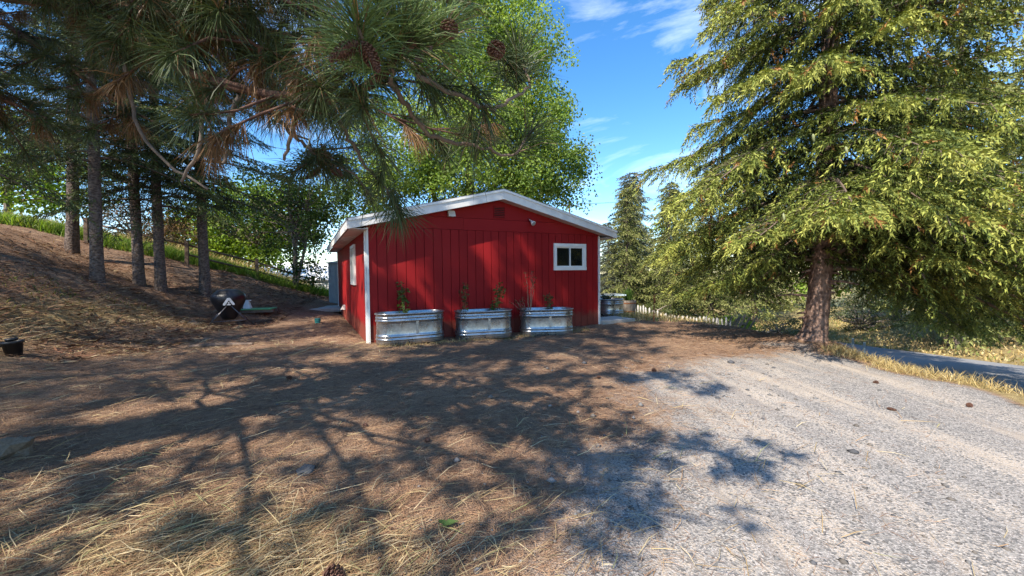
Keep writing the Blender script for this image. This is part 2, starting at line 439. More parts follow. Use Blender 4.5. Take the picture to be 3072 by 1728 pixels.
# ------------------------------------------------------------------ terrain
SX, SY = -3.0298, 8.4776                               # left front corner of the red shed
SA = np.array([0.89247, 0.45110]); SB = np.array([-0.45110, 0.89247])
SW, SD = 6.1, 8.6
CP = np.array([
 (0,2,-.06),(2.5,2,-.08),(-2.5,2,-.05),(0,5,-.03),(-3,8.5,0),(2.4,11.2,0),(0,9.5,-.05),(3,5,-.05),(5,3,-.1),(-3,5,0),(-4,3.2,0.02),
 (0,-3,-.1),(-3,-3,0),(5,-4,-.15),(2,8,-.04),(4.5,8,-.06),(5.8,6,-.08),(5.8,10,-.08),(4,13,-.05),(2,16,-.1),
 (-5.8,7,.10),(-6.6,5.2,.38),(-7.9,6.2,.82),(-10.1,8,1.52),(-13.84,11,2.83),(-7.3,6.8,.2),(-8.9,8.3,.77),(-10.2,10,1.28),(-14.1,13,2.13),
 (-10.93,12,1.14),(-9.87,13,.89),(-16.5,15,3.02),(-15.6,16,2.67),(-13.6,16,2.18),(-12.6,17,1.83),(-11.3,18,1.30),(-10.4,20,.61),
 (-8.9,10.4,.36),(-6.3,7.6,.04),(-8.3,12.2,.10),(-8.15,11.5,.0),(-7.3,11.2,.0),(-9.1,11.6,.28),(-8.7,15,.6),(-8.4,17,.45),(-7.1,15.5,.12),(-4.2,10.8,0),(-5.5,13.3,.02),(-6.9,16.1,.05),(-6.3,10,.03),
 (-20,14,3.7),(-30,15,4.8),(-25,25,3.2),(-18,24,1.8),(-14,30,-.2),(-10,28,-.6),(0,20,-.3),(0,30,-.9),(-20,40,-.8),(10,30,-1.2),
 (-9,3,1.2),(-12,5,2.2),(-6,1,.35),(-15,0,2.6),(-20,5,3.8),(-35,0,5),(40,40,-2),(-40,60,-1),(0,70,-2),(40,80,-2.5),(20,-20,-.5),(-20,-20,2),(-60,10,5),(60,0,-1.5),(80,80,-3),(-80,80,-1)], float)
def _tps(pts, zs, lam=.02):
    n = len(pts); d = np.linalg.norm(pts[:, None] - pts[None], axis=2)
    K = d + 0 * d; K = np.where(d > 0, d * d * np.log(d + 1e-12), 0) * .02 + d * .6
    A = np.zeros((n + 3, n + 3)); A[:n, :n] = -K - lam * np.eye(n); A[:n, n] = 1; A[:n, n + 1:] = pts; A[n:, :n] = A[:n, n:].T
    return np.linalg.solve(A, np.concatenate([zs, np.zeros(3)]))
def _tri(r): return r * .6
_d = np.linalg.norm(CP[:, None, :2] - CP[None, :, :2], axis=2)
_n = len(CP); _A = np.zeros((_n + 3, _n + 3)); _A[:_n, :_n] = np.sqrt(_d ** 2 + .6 ** 2) + .05 * np.eye(_n) * -1
_A[:_n, _n] = 1; _A[:_n, _n + 1:] = CP[:, :2]; _A[_n:, :_n] = _A[:_n, _n:].T
_W = np.linalg.solve(_A, np.concatenate([CP[:, 2], np.zeros(3)]))
def upper(x, y):
    x = np.asarray(x, float); y = np.asarray(y, float); z = _W[_n] + _W[_n + 1] * x + _W[_n + 2] * y
    for i in range(_n):
        z = z + _W[i] * np.sqrt((x - CP[i, 0]) ** 2 + (y - CP[i, 1]) ** 2 + .36)
    return z
def road_z(y): return np.clip(-.95 - .066 * (np.asarray(y, float) - 8), -1.9, -.3)
def bank_x(y):
    y = np.asarray(y, float)
    return 5.9 + .38 * sstep(6.9, 8.2, y) + .10 * np.sin(y * 1.7) + .08 * np.sin(y * 4.1) - .30 * np.clip(y - 10, 0, 12)
def H(x, y, micro=True):
    x = np.asarray(x, float); y = np.asarray(y, float)
    u = upper(x, y)
    yard = -.62 - .045 * np.clip(y - 13, -3, 20)
    low = yard + (road_z(y) - yard) * sstep(7.2, 8.8, x + .0 * y)
    low = np.where(y < 12, np.minimum(low, road_z(y) + .15), low)
    low = low + sstep(13.2, 18, x) * .42 + sstep(18, 60, x) * 1.0
    f = sstep(0, 1.45, x - bank_x(y))
    z = u + (low - u) * f
    if micro:
        onroad = sstep(8.4, 8.9, x) * (1 - sstep(12.7, 13.2, x))
        m = (fbm(x * .9, y * .9, 3) - .5) * .10 + (fbm(x * 3.1, y * 3.1, 5) - .5) * (.05 + .16 * sstep(-7, -9, x))
        near = 1 - .6 * gravel_mask(x, y)
        z = z + m * near * (1 - onroad)
        # needle mound round the spruce foot
        z = z + .12 * np.exp(-((x - 6.0) ** 2 + (y - 8.05) ** 2) / .6)
    # level pad under the shed
    s = (x - SX) * SA[0] + (y - SY) * SA[1]; t = (x - SX) * SB[0] + (y - SY) * SB[1]
    ins = sstep(-.25, .1, s) * sstep(-.1, .2, SW - s) * sstep(-.05, .2, t) * sstep(-.1, .2, SD - t)
    return z * (1 - ins) + (-.08) * ins
def gravel_mask(x, y):
    x = np.asarray(x, float); y = np.asarray(y, float)
    e = .15 + .66 * (y - 2.0) + (fbm(x * .8 + 3, y * .8, 11) - .5) * 1.9
    g = sstep(-1.7, 1.3, x - e)
    g = g * (1 - sstep(6.3, 8.1, y + (fbm(x, y, 12) - .5) * 1.6 + .25 * (4.5 - x)))
    g = g * (1 - sstep(-.55, -.15, x - bank_x(y)))
    return g
def masks(x, y):
    g = gravel_mask(x, y)
    green = sstep(0, .8, H(x, y, False) - (2.9 - .24 * np.clip(y - 13, -2, 9))) * sstep(-8.0, -9.5, x) * sstep(10.5, 11.5, y)
    crest = np.interp(x, [-17, -14, -12.6, -11.3, -10, -8.5], [14.6, 15.6, 16.6, 17.8, 19.3, 21])
    green = sstep(-.2, .5, y - crest) * sstep(-7, -9, x)
    dryl = green * sstep(2.5, 4.5, y - crest) * .9
    dry = sstep(.9, 2.0, x - bank_x(y)) + sstep(.5, 1.5, y - 12.2 - .2 * np.abs(x - 3)) * sstep(2.8, 3.4, x)
    dry = dry + .95 * np.exp(-((x - bank_x(y) + .05) ** 2) / .05) * sstep(8, 5.5, y)
    # straw streak along the foot of the slope
    foot = np.interp(y, [2, 4, 6.5, 8.5, 10.5, 12], [-4.8, -6.4, -8.2, -8.9, -8.6, -8.0])
    dry = dry + .62 * np.exp(-((x - foot) / 1.0) ** 2) * sstep(13, 10, y)
    dry = dry + .55 * np.exp(-((x + 1.6) / 1.3) ** 2 - ((y - 2.1) / .8) ** 2)
    g2 = sstep(14, 17, y) * sstep(4, 7, x) * .35
    return g, np.clip(green * (1 - dryl) + g2, 0, 1), np.clip(dry + dryl, 0, 1)

def warp(n, lo, hi, c, tight):
    a, b = math.asinh((lo - c) / tight), math.asinh((hi - c) / tight)
    return c + tight * np.sinh(np.linspace(a, b, n))
gx = warp(330, -160, 190, 0, 3.0); gy = warp(330, -25, 330, 3.2, 3.2)
GX, GY = np.meshgrid(gx, gy)
GZ = H(GX, GY)
nx, ny = len(gx), len(gy)
idx = np.arange(nx * ny).reshape(ny, nx)
GF = np.stack([idx[:-1, :-1], idx[:-1, 1:], idx[1:, 1:], idx[1:, :-1]], -1).reshape(-1, 4)
GV = np.stack([GX, GY, GZ], -1).reshape(-1, 3)
mg, mgr, mdr = masks(GX, GY)
MK = np.stack([mg, mgr, mdr], -1).reshape(-1, 3)
def add_mask(me, mk):
    at = me.color_attributes.new('Mask', 'FLOAT_COLOR', 'POINT')
    c4 = np.ones((len(mk), 4), np.float32); c4[:, :3] = mk; at.data.foreach_set('color', c4.ravel())
me = new_mesh('ground', GV, GF, MAT['ground'], smooth=True); add_mask(me, MK)
tag(obj('ground', me), 'brown needle covered ground with slope and grass verge', None, kind='structure')

# gravel drive: a thin sheet laid on the ground where the gravel is
cellm = mg[:-1, :-1]
cx = .5 * (GX[:-1, :-1] + GX[1:, 1:]); cy = .5 * (GY[:-1, :-1] + GY[1:, 1:])
selc = (gravel_mask(cx, cy) > .42) & (cy > -12) & (cx < 30)
DF = GF[selc.ravel()]; used, inv = np.unique(DF.ravel(), return_inverse=True)
DV = GV[used].copy(); DV[:, 2] += .006
me = new_mesh('gravel_drive', DV, inv.reshape(-1, 4), MAT['ground'], smooth=True); add_mask(me, MK[used])
tag(obj('gravel_drive', me), 'pale dusty gravel drive', None, kind='structure')

# road
yy = np.linspace(-20, 45, 90); V = []; F = []
for i, y in enumerate(yy):
    cxr = 10.75 + .02 * (y - 8) ** 2 * (0.15 if y > 18 else 0)
    z = float(road_z(y))
    for j, (dx, dz) in enumerate([(-2.05, .03), (-1.0, .055), (0, .065), (1.0, .055), (2.05, .03)]):
        V.append((cxr + dx + .03 * math.sin(y * 2.3 + j), y, z + dz))
for i in range(len(yy) - 1):
    for j in range(4):
        a = i * 5 + j; F.append((a, a + 1, a + 6, a + 5))
tag(obj('road', new_mesh('road', V, np.array(F), MAT['asphalt'], smooth=True)), 'grey asphalt road', None, kind='structure')

def hz(x, y): return float(H(x, y))

# ------------------------------------------------------------------ the red shed
SHED_RZ = math.atan2(SA[1], SA[0])
shed = thing('shed', 'red painted gabled shed with white trim', 'shed', (SX, SY, 0), SHED_RZ)
# local frame: x along the front (0..6.1), y into the depth (0..8.6), z up
PITCHR = .25; APX = SW / 2; OV = .37; FO = .30
def roofz(x): return 3.41 - PITCHR * abs(x - APX)        # top of the roof sheet
wallm = MB().box((SW / 2, SD / 2, 1.19), (SW - .06, SD - .06, 2.50)).obj('front_wall', MAT['redtrim'], shed)
gap = .2033
bm_board = None
for i in range(30):
    h = 2.44 - (-.04)
    if bm_board is None:
        bm_board = MB().box((0, 0, 0), (gap - .013, .026, h)).mesh('siding_board', MAT['red'])
    x = (i + .5) * gap
    if 4.616 < x < 5.647:
        z0, z1 = -.04, 1.486
        MB().box((x, .013, (z0 + z1) / 2), (gap - .013, .026, z1 - z0)).obj('siding_board', MAT['red'], wallm)
        z0, z1 = 2.189, 2.44
        MB().box((x, .013, (z0 + z1) / 2), (gap - .013, .026, z1 - z0)).obj('siding_board', MAT['red'], wallm)
    else:
        o = obj('siding_board', bm_board, wallm, (x, .013, 1.20))
sidem = MB().box((.028, SD / 2, 1.19), (.05, SD - .08, 2.48)).obj('side_wall', MAT['redtrim'], shed)
sb = MB().box((0, 0, 0), (.026, gap - .011, 2.46)).mesh('siding_board', MAT['red'])
for i in range(42):
    y = (i + .5) * gap + .04
    obj('siding_board', sb, sidem, (-.012, y, 1.19))
rw = MB().box((SW - .028, SD / 2, 1.19), (.05, SD - .08, 2.48)).obj('side_wall', MAT['redtrim'], shed)
for i in range(42):
    obj('siding_board', sb, rw, (SW + .012, (i + .5) * gap + .04, 1.19))
# gable
def under(x): return roofz(x) - .10
g = MB()
g.prism([(0.03, 2.46), (SW - .03, 2.46), (SW - .03, under(SW) - .02), (APX, under(APX) - .02), (.03, under(0) - .02)], .02, SD - .02)
gable = g.obj('gable_wall', MAT['redtrim'], shed)
MB().prism([(0, 2.445), (SW / 2 - .9, 2.445), (SW / 2 - .9, 2.716), (.45, 2.716), (0, under(0) - .03)], -.012, .024).obj('gable_board', MAT['red'], gable)
MB().prism([(SW / 2 - .895, 2.445), (SW, 2.445), (SW, under(SW) - .03), (SW - .45, 2.716), (SW / 2 - .895, 2.716)], -.011, .024).obj('gable_board', MAT['red'], gable)
MB().prism([(.50, 2.722), (SW - .50, 2.722), (APX, under(APX) - .03)], -.020, .022).obj('gable_panel', MAT['red'], gable)
# corner trims
for x, w in ((-.012, .05), (SW + .012, .045)):
    MB().box((x + (.02 if x < 0 else -.02), -.012, 1.19), (w, .05, 2.44)).obj('corner_trim', MAT['white'], shed, bevel=.003)
    MB().box((x + (-.022 if x < 0 else .022), .03, 1.19), (.028, .07, 2.44)).obj('corner_trim', MAT['white'], shed, bevel=.003)
MB().box((-.034, SD - .03, 1.19), (.026, .07, 2.44)).obj('corner_trim', MAT['white'], shed)
MB().box((SW / 2, SD / 2, -.12), (SW - .1, SD - .1, .18)).obj('foundation', MAT['concrete'], shed)
# roof: two sloped slabs, fascia boards, soffits
roof = thing('roof', None, None); roof.parent = shed
for k in ('label', 'category'):
    if k in roof: del roof[k]
for sgn in (-1, 1):
    xe = -OV - .03 if sgn < 0 else SW + OV + .03
    poly = [(APX, 3.41), (xe, roofz(xe)), (xe, roofz(xe) - .035), (APX, 3.375)]
    MB().prism(poly, -FO - .035, SD + FO).obj('shingle_slope', MAT['roofshingle'], roof)
    xf = -OV if sgn < 0 else SW + OV
    a = APX + sgn * .001
    MB().prism([(a, 3.372), (xf, roofz(xf) - .038), (xf, roofz(xf) - .215), (a, 3.372 - .205)], -FO - .022, -FO + .016).obj('fascia_board', MAT['fascia'], roof, bevel=.003)
    # drip edge strip on the fascia top
    MB().prism([(a, 3.395), (xf, roofz(xf) - .012), (xf, roofz(xf) - .060), (a, 3.345)], -FO - .046, -FO - .024).obj('drip_edge', MAT['white'], roof)
    # soffit under the gable overhang, sloped
    MB().prism([(a, 3.372 - .19), (xf, roofz(xf) - .20), (xf, roofz(xf) - .19), (a, 3.372 - .18)], -FO + .018, .0 - .022).obj('soffit', MAT['soffit'], roof)
    # eave fascia / gutter along the side
    xg = xf + sgn * .012
    MB().box((xg, SD / 2, roofz(xf) - .125), (.022, SD + 2 * FO, .17)).obj('eave_fascia', MAT['fascia'], roof, bevel=.003)
    xm = (xf + (0 if sgn < 0 else SW)) / 2
    MB().box((xm + sgn * -.005, SD / 2, roofz(xf) - .200), (OV - .03, SD + 2 * FO - .06, .014)).obj('soffit', MAT['soffit'], roof)
for k, y in enumerate((1.4, 2.8, 4.2, 5.6, 7.0)):
    MB().box((-OV / 2 - .01, y, roofz(-OV) - .212), (OV - .06, .035, .010)).obj('soffit_batten', MAT['soffit'], roof)
gut = MB()
gut.prism([(-OV - .03, roofz(-OV) - .045), (-OV - .13, roofz(-OV) - .045), (-OV - .12, roofz(-OV) - .14), (-OV - .03, roofz(-OV) - .15)], .3, SD + FO)
# window
win = thing('window', None, None); win.parent = shed
for k in ('label', 'category'):
    if k in win: del win[k]
x0, x1, z0, z1 = 4.616, 5.647, 1.486, 2.189; T = .085
for c, d in [(((x0 + x1) / 2, -.015, z1 - T / 2), (x1 - x0, .05, T)), (((x0 + x1) / 2, -.018, z0 + T / 2), (x1 - x0 + .01, .056, T)),
             ((x0 + T / 2, -.015, (z0 + z1) / 2), (T, .05, z1 - z0 - 2 * T)), ((x1 - T / 2, -.015, (z0 + z1) / 2), (T, .05, z1 - z0 - 2 * T))]:
    MB().box(c, d).obj('window_trim', MAT['white'], win, bevel=.003)
xm = (x0 + x1) / 2 + .005
def sash(xa, xb, yo):
    za, zb, w = z0 + T, z1 - T, .032
    s = MB()
    s.box(((xa + xb) / 2, yo, za + w / 2), (xb - xa, .03, w)); s.box(((xa + xb) / 2, yo, zb - w / 2), (xb - xa, .03, w))
    s.box((xa + w / 2, yo, (za + zb) / 2), (w, .03, zb - za - 2 * w)); s.box((xb - w / 2, yo, (za + zb) / 2), (w, .03, zb - za - 2 * w))
    o = s.obj('sash', MAT['white'], win)
    return MB().box(((xa + xb) / 2, yo + .002, (za + zb) / 2), (xb - xa - 2 * w, .006, zb - za - 2 * w)).obj('pane', MAT['glass'], win)
sash(x0 + T, xm + .02, .024); sash(xm - .02, x1 - T, -.004)
MB().box((x1 - T - .04, .012, (z0 + z1) / 2), (.02, .012, z1 - z0 - 2 * T - .07)).obj('blind_edge', MAT['white'], win)
# side window (white narrow frame seen at a grazing angle)
sw = thing('side_window', None, None); sw.parent = shed
for k in ('label', 'category'):
    if k in sw: del sw[k]
ya, yb, za, zb = 1.95, 2.95, 1.17, 2.2
for c, d in [((-.045, (ya + yb) / 2, zb - .04), (.05, yb - ya, .08)), ((-.045, (ya + yb) / 2, za + .04), (.05, yb - ya, .08)),
             ((-.045, ya + .04, (za + zb) / 2), (.05, .08, zb - za - .16)), ((-.045, yb - .04, (za + zb) / 2), (.05, .08, zb - za - .16)), ((-.04, (ya + yb) / 2, (za + zb) / 2), (.04, .05, zb - za - .16))]:
    MB().box(c, d).obj('window_trim', MAT['white'], sw)
for q in (-1, 1):
    MB().box((-.029, (ya + yb) / 2 + q * .225, (za + zb) / 2), (.006, .39, zb - za - .16)).obj('pane', MAT['glass'], sw)
# gable vent
vent = MB().box((3.063, -.021, 2.90), (.31, .004, .283)).obj('gable_vent', MAT['ventshade'], shed)  # flat dark sheet, stands in for the shade between the slats
MB().box((3.063, -.027, 3.036), (.31, .022, .018)).obj('vent_frame', MAT['red'], vent); MB().box((3.063, -.027, 2.764), (.31, .022, .018)).obj('vent_frame', MAT['red'], vent)
for q in (-1, 1): MB().box((3.063 + q * .149, -.027, 2.90), (.016, .022, .252)).obj('vent_frame', MAT['red'], vent)
for k in range(6):
    s = MB(); zc = 2.795 + k * .042
    V = [(2.925, -.024, zc + .006), (3.20, -.024, zc + .006), (3.20, -.024, zc + .014), (2.925, -.024, zc + .014), (2.925, -.044, zc - .010), (3.20, -.044, zc - .010), (3.20, -.044, zc + .003), (2.925, -.044, zc + .003)]
    MB().add(V, [(0, 1, 2, 3), (7, 6, 5, 4), (0, 4, 5, 1), (3, 2, 6, 7), (0, 3, 7, 4), (1, 5, 6, 2)]).obj('slat', MAT['red'], vent)
# wall lights
l1 = MB().prism([(1.76, 2.72), (1.90, 2.72), (1.90, 2.86), (1.76, 2.86)], -.10, -.021).obj('motion_light', MAT['lamp'], shed, bevel=.006)
MB().add([(1.75, -.10, 2.73), (1.91, -.10, 2.73), (1.91, -.17, 2.72), (1.75, -.17, 2.72), (1.75, -.10, 2.85), (1.91, -.10, 2.85), (1.91, -.13, 2.80), (1.75, -.13, 2.80)],
    [(0, 1, 2, 3), (4, 7, 6, 5), (0, 4, 5, 1), (3, 2, 6, 7), (0, 3, 7, 4), (1, 5, 6, 2)]).obj('lamp_head', MAT['lamp'], l1)
l2 = MB().tube([(3.88, -.02, 2.76), (3.88, -.06, 2.76)], [.04, .04], 14).obj('spot_light', MAT['redtrim'], shed)
MB().tube([(3.88, -.05, 2.76), (3.89, -.11, 2.73), (3.90, -.13, 2.70)], [.014] * 3, 8).obj('arm', MAT['lamp'], l2)
hp = np.array([(3.90, -.10, 2.725), (3.905, -.14, 2.69), (3.91, -.19, 2.655), (3.912, -.205, 2.645)])
MB().tube(hp, [.028, .036, .058, .06], 16).obj('lamp_head', MAT['lamp'], l2, smooth=True)
MB().tube(hp[-1] + np.array([(0, 0, 0), (.001, -.006, -.005)]), [.050, .046], 16).obj('lens', MAT['lens'], l2)
# dryer vent on the side wall
dv = MB().box((-.06, 5.5, .36), (.07, .16, .16)).obj('wall_vent', MAT['lamp'], shed, bevel=.01)
MB().prism([(-.10, .30), (-.17, .29), (-.10, .42)], 5.44, 5.56).obj('hood', MAT['lamp'], dv)

def shed_pt(s, t): return (SX + SA[0] * s + SB[0] * t, SY + SA[1] * s + SB[1] * t)

# ------------------------------------------------------------------ galvanized stock tanks
def stadium(L, Wd, off, seg=14):
    r = Wd / 2 + off; h = L / 2 - Wd / 2; P = []
    for k in range(seg + 1):
        a = -math.pi / 2 + math.pi * k / seg; P.append((h + r * math.cos(a), r * math.sin(a)))
    for k in range(seg + 1):
        a = math.pi / 2 + math.pi * k / seg; P.append((-h + r * math.cos(a), r * math.sin(a)))
    # straight sides get extra points for the fine flutes
    out = []
    n = len(P)
    for i in range(n):
        p, q = P[i], P[(i + 1) % n]; out.append(p)
        d = math.hypot(q[0] - p[0], q[1] - p[1])
        if d > .2:
            m = 26
            for k in range(1, m): out.append((p[0] + (q[0] - p[0]) * k / m, p[1] + (q[1] - p[1]) * k / m))
    return out
def tank_shell(L, Wd, Ht):
    prof = [(-.012, 0), (0, .012), (0, .075)]
    def rib(zc, r=.014, h=.028):
        return [(r * math.sin(math.pi * k / 6), zc - h + 2 * h * k / 6) for k in range(7)]
    prof += rib(.105) + [(0, .140)] + rib(.170, .010, .024) + [(-.004, .20), (-.010, .225), (-.010, Ht - .20), (-.004, Ht - .175)]
    prof += rib(Ht - .145, .014, .028) + [(0, Ht - .11)] + rib(Ht - .085, .010, .02) + [(0, Ht - .055), (.002, Ht - .02)]
    prof += [(.020, Ht - .018), (.026, Ht - .004), (.018, Ht + .010), (.004, Ht + .010), (-.004, Ht), (-.006, Ht - .14)]
    V = []; F = []; n = None
    for j, (o, z) in enumerate(prof):
        P = stadium(L, Wd, o); n = len(P)
        flute = .225 <= z <= Ht - .20 and abs(o + .010) < 1e-6
        for i, p in enumerate(P):
            V.append((p[0], p[1], z))
        if flute:
            for i in range(n):
                x, y, zz = V[-n + i]; s = 1 + (.006 if i % 2 else -.001) / (Wd / 2); V[-n + i] = (x, y * s, zz)
    for j in range(len(prof) - 1):
        for i in range(n):
            i2 = (i + 1) % n; F.append((j * n + i, j * n + i2, (j + 1) * n + i2, (j + 1) * n + i))
    F.append(tuple(range(n - 1, -1, -1)))
    return new_mesh('shell', V, F, MAT['galv'], smooth=True)
def make_tank(label, c, rz, L, Wd, Ht, z, seam=0.0, plug=None):
    t = thing('stock_tank', label, 'planter', (c[0], c[1], z), rz, 'galvanized stock tank planters')
    obj('shell', tank_shell(L, Wd, Ht), t)
    P = stadium(L, Wd, -.012)
    V = [(p[0], p[1], Ht - .075 + .01 * math.sin(i * 2.1)) for i, p in enumerate(P)] + [(0, 0, Ht - .06)]
    obj('soil', new_mesh('soil', V, [(i, (i + 1) % len(P), len(P)) for i in range(len(P))], MAT['soil'], smooth=True), t)
    MB().box((seam, -Wd / 2 - .002, Ht / 2 + .03), (.052, .012, Ht - .36)).obj('seam_strip', MAT['galv'], t)
    if plug is not None:
        MB().tube([(plug, -Wd / 2 + .01, .045), (plug, -Wd / 2 - .020, .045)], [.022, .020], 10).obj('drain_plug', MAT['black'], t)
    return t
TANKS = []
for lab, s, t, da, L, Wd, Ht, z, seam, plug in [
  ('galvanized stock tank planter nearest the white corner trim', .80, -.36, -.01, 1.40, .56, .63, .00, .08, -.10),
  ('middle galvanized stock tank planter of the three along the front wall', 2.44, -.44, -.16, 1.30, .56, .62, -.03, .06, -.05),
  ('galvanized stock tank planter under the front window', 4.0, -.62, -.36, 1.28, .60, .62, -.06, .04, -.02)]:
    c = shed_pt(s, t); TANKS.append((make_tank(lab, c, SHED_RZ + da, L, Wd, Ht, z, seam, plug), c, SHED_RZ + da, Ht + z))
make_tank('round galvanized stock tank with dark plants right of the shed', (3.32, 13.9), .2, .98, .97, .56, hz(3.32, 13.6) + .02)

# ------------------------------------------------------------------ small leafy plants
def leaf_arrays(pos, d, up, ln, wd, r, fold=.25):
    """folded rhombic leaves; pos,d,up (N,3)"""
    s = nrm(np.cross(d, up)); nn = nrm(np.cross(s, d))
    ln = ln[:, None]; wd = wd[:, None]
    a = pos; b = pos + d * ln * .45 + s * wd * .5 + nn * wd * fold * .5; c = pos + d * ln - nn * ln * .12
    e = pos + d * ln * .45 - s * wd * .5 + nn * wd * fold * .5
    n = len(pos)
    V = np.stack([a, b, c, e], 1).reshape(-1, 3); i = np.arange(n)[:, None] * 4
    F = np.concatenate([i + np.array([[0, 1, 2]]), i + np.array([[0, 2, 3]])])
    return V, F
def rand_dirs(r, n): return nrm(r.normal(size=(n, 3)))
def cane_plant(name, label, loc, h, nst, spread, nleaf, lsize, cols, seed, stem='gstem', bare=0.0, lean=(0, 0), group='plants in the stock tanks'):
    r = rng(seed); t = thing(name, label, 'plant', loc, 0, group); Q = Quads(); P = []; D = []
    for k in range(nst):
        a = r.uniform(0, 6.28); hh = h * r.uniform(.7, 1.0); u = np.linspace(0, 1, 8)
        off = np.array([math.cos(a), math.sin(a)]) * spread * r.uniform(.3, 1)
        pts = np.stack([off[0] * (.25 + .75 * u ** 1.4) + lean[0] * u, off[1] * (.25 + .75 * u ** 1.4) + lean[1] * u, hh * u - .06], 1) + r.normal(0, .008, (8, 3))
        Q.tube(pts, np.linspace(.007, .0025, 8), 5)
        m = max(2, nleaf // nst); uu = r.uniform(bare, 1, m)
        for q in uu:
            p = np.array([np.interp(q, u, pts[:, i]) for i in range(3)])
            dd = nrm(np.array([r.normal(), r.normal(), r.uniform(-.2, .5)])); pet = p + dd * lsize * r.uniform(.3, 1.1)
            for w in range(3):
                P.append(pet); D.append(nrm(dd + r.normal(0, .6, 3)))
    obj('stems', Q.mesh('stems', MAT[stem]), t)
    P = np.array(P); D = np.array(D); n = len(P)
    up = nrm(np.array([[0, 0, 1.0]]) + r.normal(0, .5, (n, 3)))
    V, F = leaf_arrays(P, D, up, r.uniform(.6, 1.1, n) * lsize, r.uniform(.4, .7, n) * lsize, r)
    cc = np.array(cols)[r.integers(0, len(cols), n)] * r.uniform(.7, 1.2, (n, 1))
    obj('leaves', new_mesh('leaves', V, F, MAT['leaf'], np.repeat(cc, 4, 0)), t)
    return t
def in_tank(k, dx, dy=0):
    t, c, rz, top = TANKS[k]; return (c[0] + dx * math.cos(rz) - dy * math.sin(rz), c[1] + dx * math.sin(rz) + dy * math.cos(rz), top - .06)
GR = [(.08, .15, .04), (.11, .19, .05), (.14, .23, .07), (.09, .13, .05)]
RB = [(.10, .09, .04), (.14, .09, .05), (.06, .07, .03), (.17, .13, .07)]
cane_plant('raspberry_plant', 'leafy green cane in the tank nearest the white corner trim', in_tank(0, -.12, .03), .78, 3, .10, 60, .085, GR, 1)
cane_plant('raspberry_plant', 'thin reddish leaved cane at the left end of the middle tank', in_tank(1, -.42, .05), .90, 3, .08, 55, .06, RB + GR, 2)
cane_plant('raspberry_plant', 'bushy green cane at the right of the middle tank', in_tank(1, .26, .05), .78, 4, .13, 80, .08, GR, 3, lean=(.10, .02))
cane_plant('bare_shrub', 'tall bare stemmed shrub with few leaves in the tank under the window', in_tank(2, -.40, .05), 1.02, 6, .14, 50, .05, RB, 4, stem='stem', bare=.62)
cane_plant('low_shrub', 'low reddish twiggy shrub leaning over the left rim of the tank under the window', in_tank(2, -.48, .02), .42, 5, .30, 50, .045, RB, 14, stem='stem', lean=(-.28, 0))
cane_plant('raspberry_plant', 'short leafy cane in the middle of the tank under the window', in_tank(2, .08, .04), .50, 4, .10, 70, .07, GR + RB, 5)
cane_plant('garden_plant', 'dark leafy plants filling the round tank right of the shed', (3.3, 13.9, hz(3.3, 13.6) + .50), .30, 9, .36, 130, .09, [(.03, .05, .03), (.05, .08, .04), (.12, .12, .12)], 6)

# ------------------------------------------------------------------ conifers
def basis(d, r):
    e1 = nrm(np.cross(d, rand_dirs(r, len(d)))); return e1, np.cross(d, e1)
def twig_templates(r, nt, k, w=.17):
    """bottle-brush twig along +z, unit length and unit radius: k thin triangles"""
    T = []
    for _ in range(nt):
        z = np.linspace(0, .8, k) + r.uniform(-.04, .04, k); a = np.arange(k) * 2.4 + r.uniform(0, 6.28)
        c, s = np.cos(a), np.sin(a); rad = r.uniform(.75, 1.1, k) * (1 - .35 * z)
        b0 = np.stack([-s * w + c * .05, c * w + s * .05, z - .02], 1); b1 = np.stack([s * w + c * .05, -c * w + s * .05, z - .02 + .05], 1)
        tip = np.stack([c * rad, s * rad, z + .26], 1)
        T.append(np.stack([b0, b1, tip], 1).reshape(-1, 3))
    return np.array(T)
def place_twigs(pos, d, ln, rad, r, k, w=.17):
    n = len(pos); T = twig_templates(r, 8, k, w)[r.integers(0, 8, n)]
    e1, e2 = basis(d, r)
    V = pos[:, None] + T[..., 0:1] * e1[:, None] * rad[:, None, None] + T[..., 1:2] * e2[:, None] * rad[:, None, None] + T[..., 2:3] * d[:, None] * ln[:, None, None]
    V = V.reshape(-1, 3); F = np.arange(len(V)).reshape(-1, 3)
    return V, F
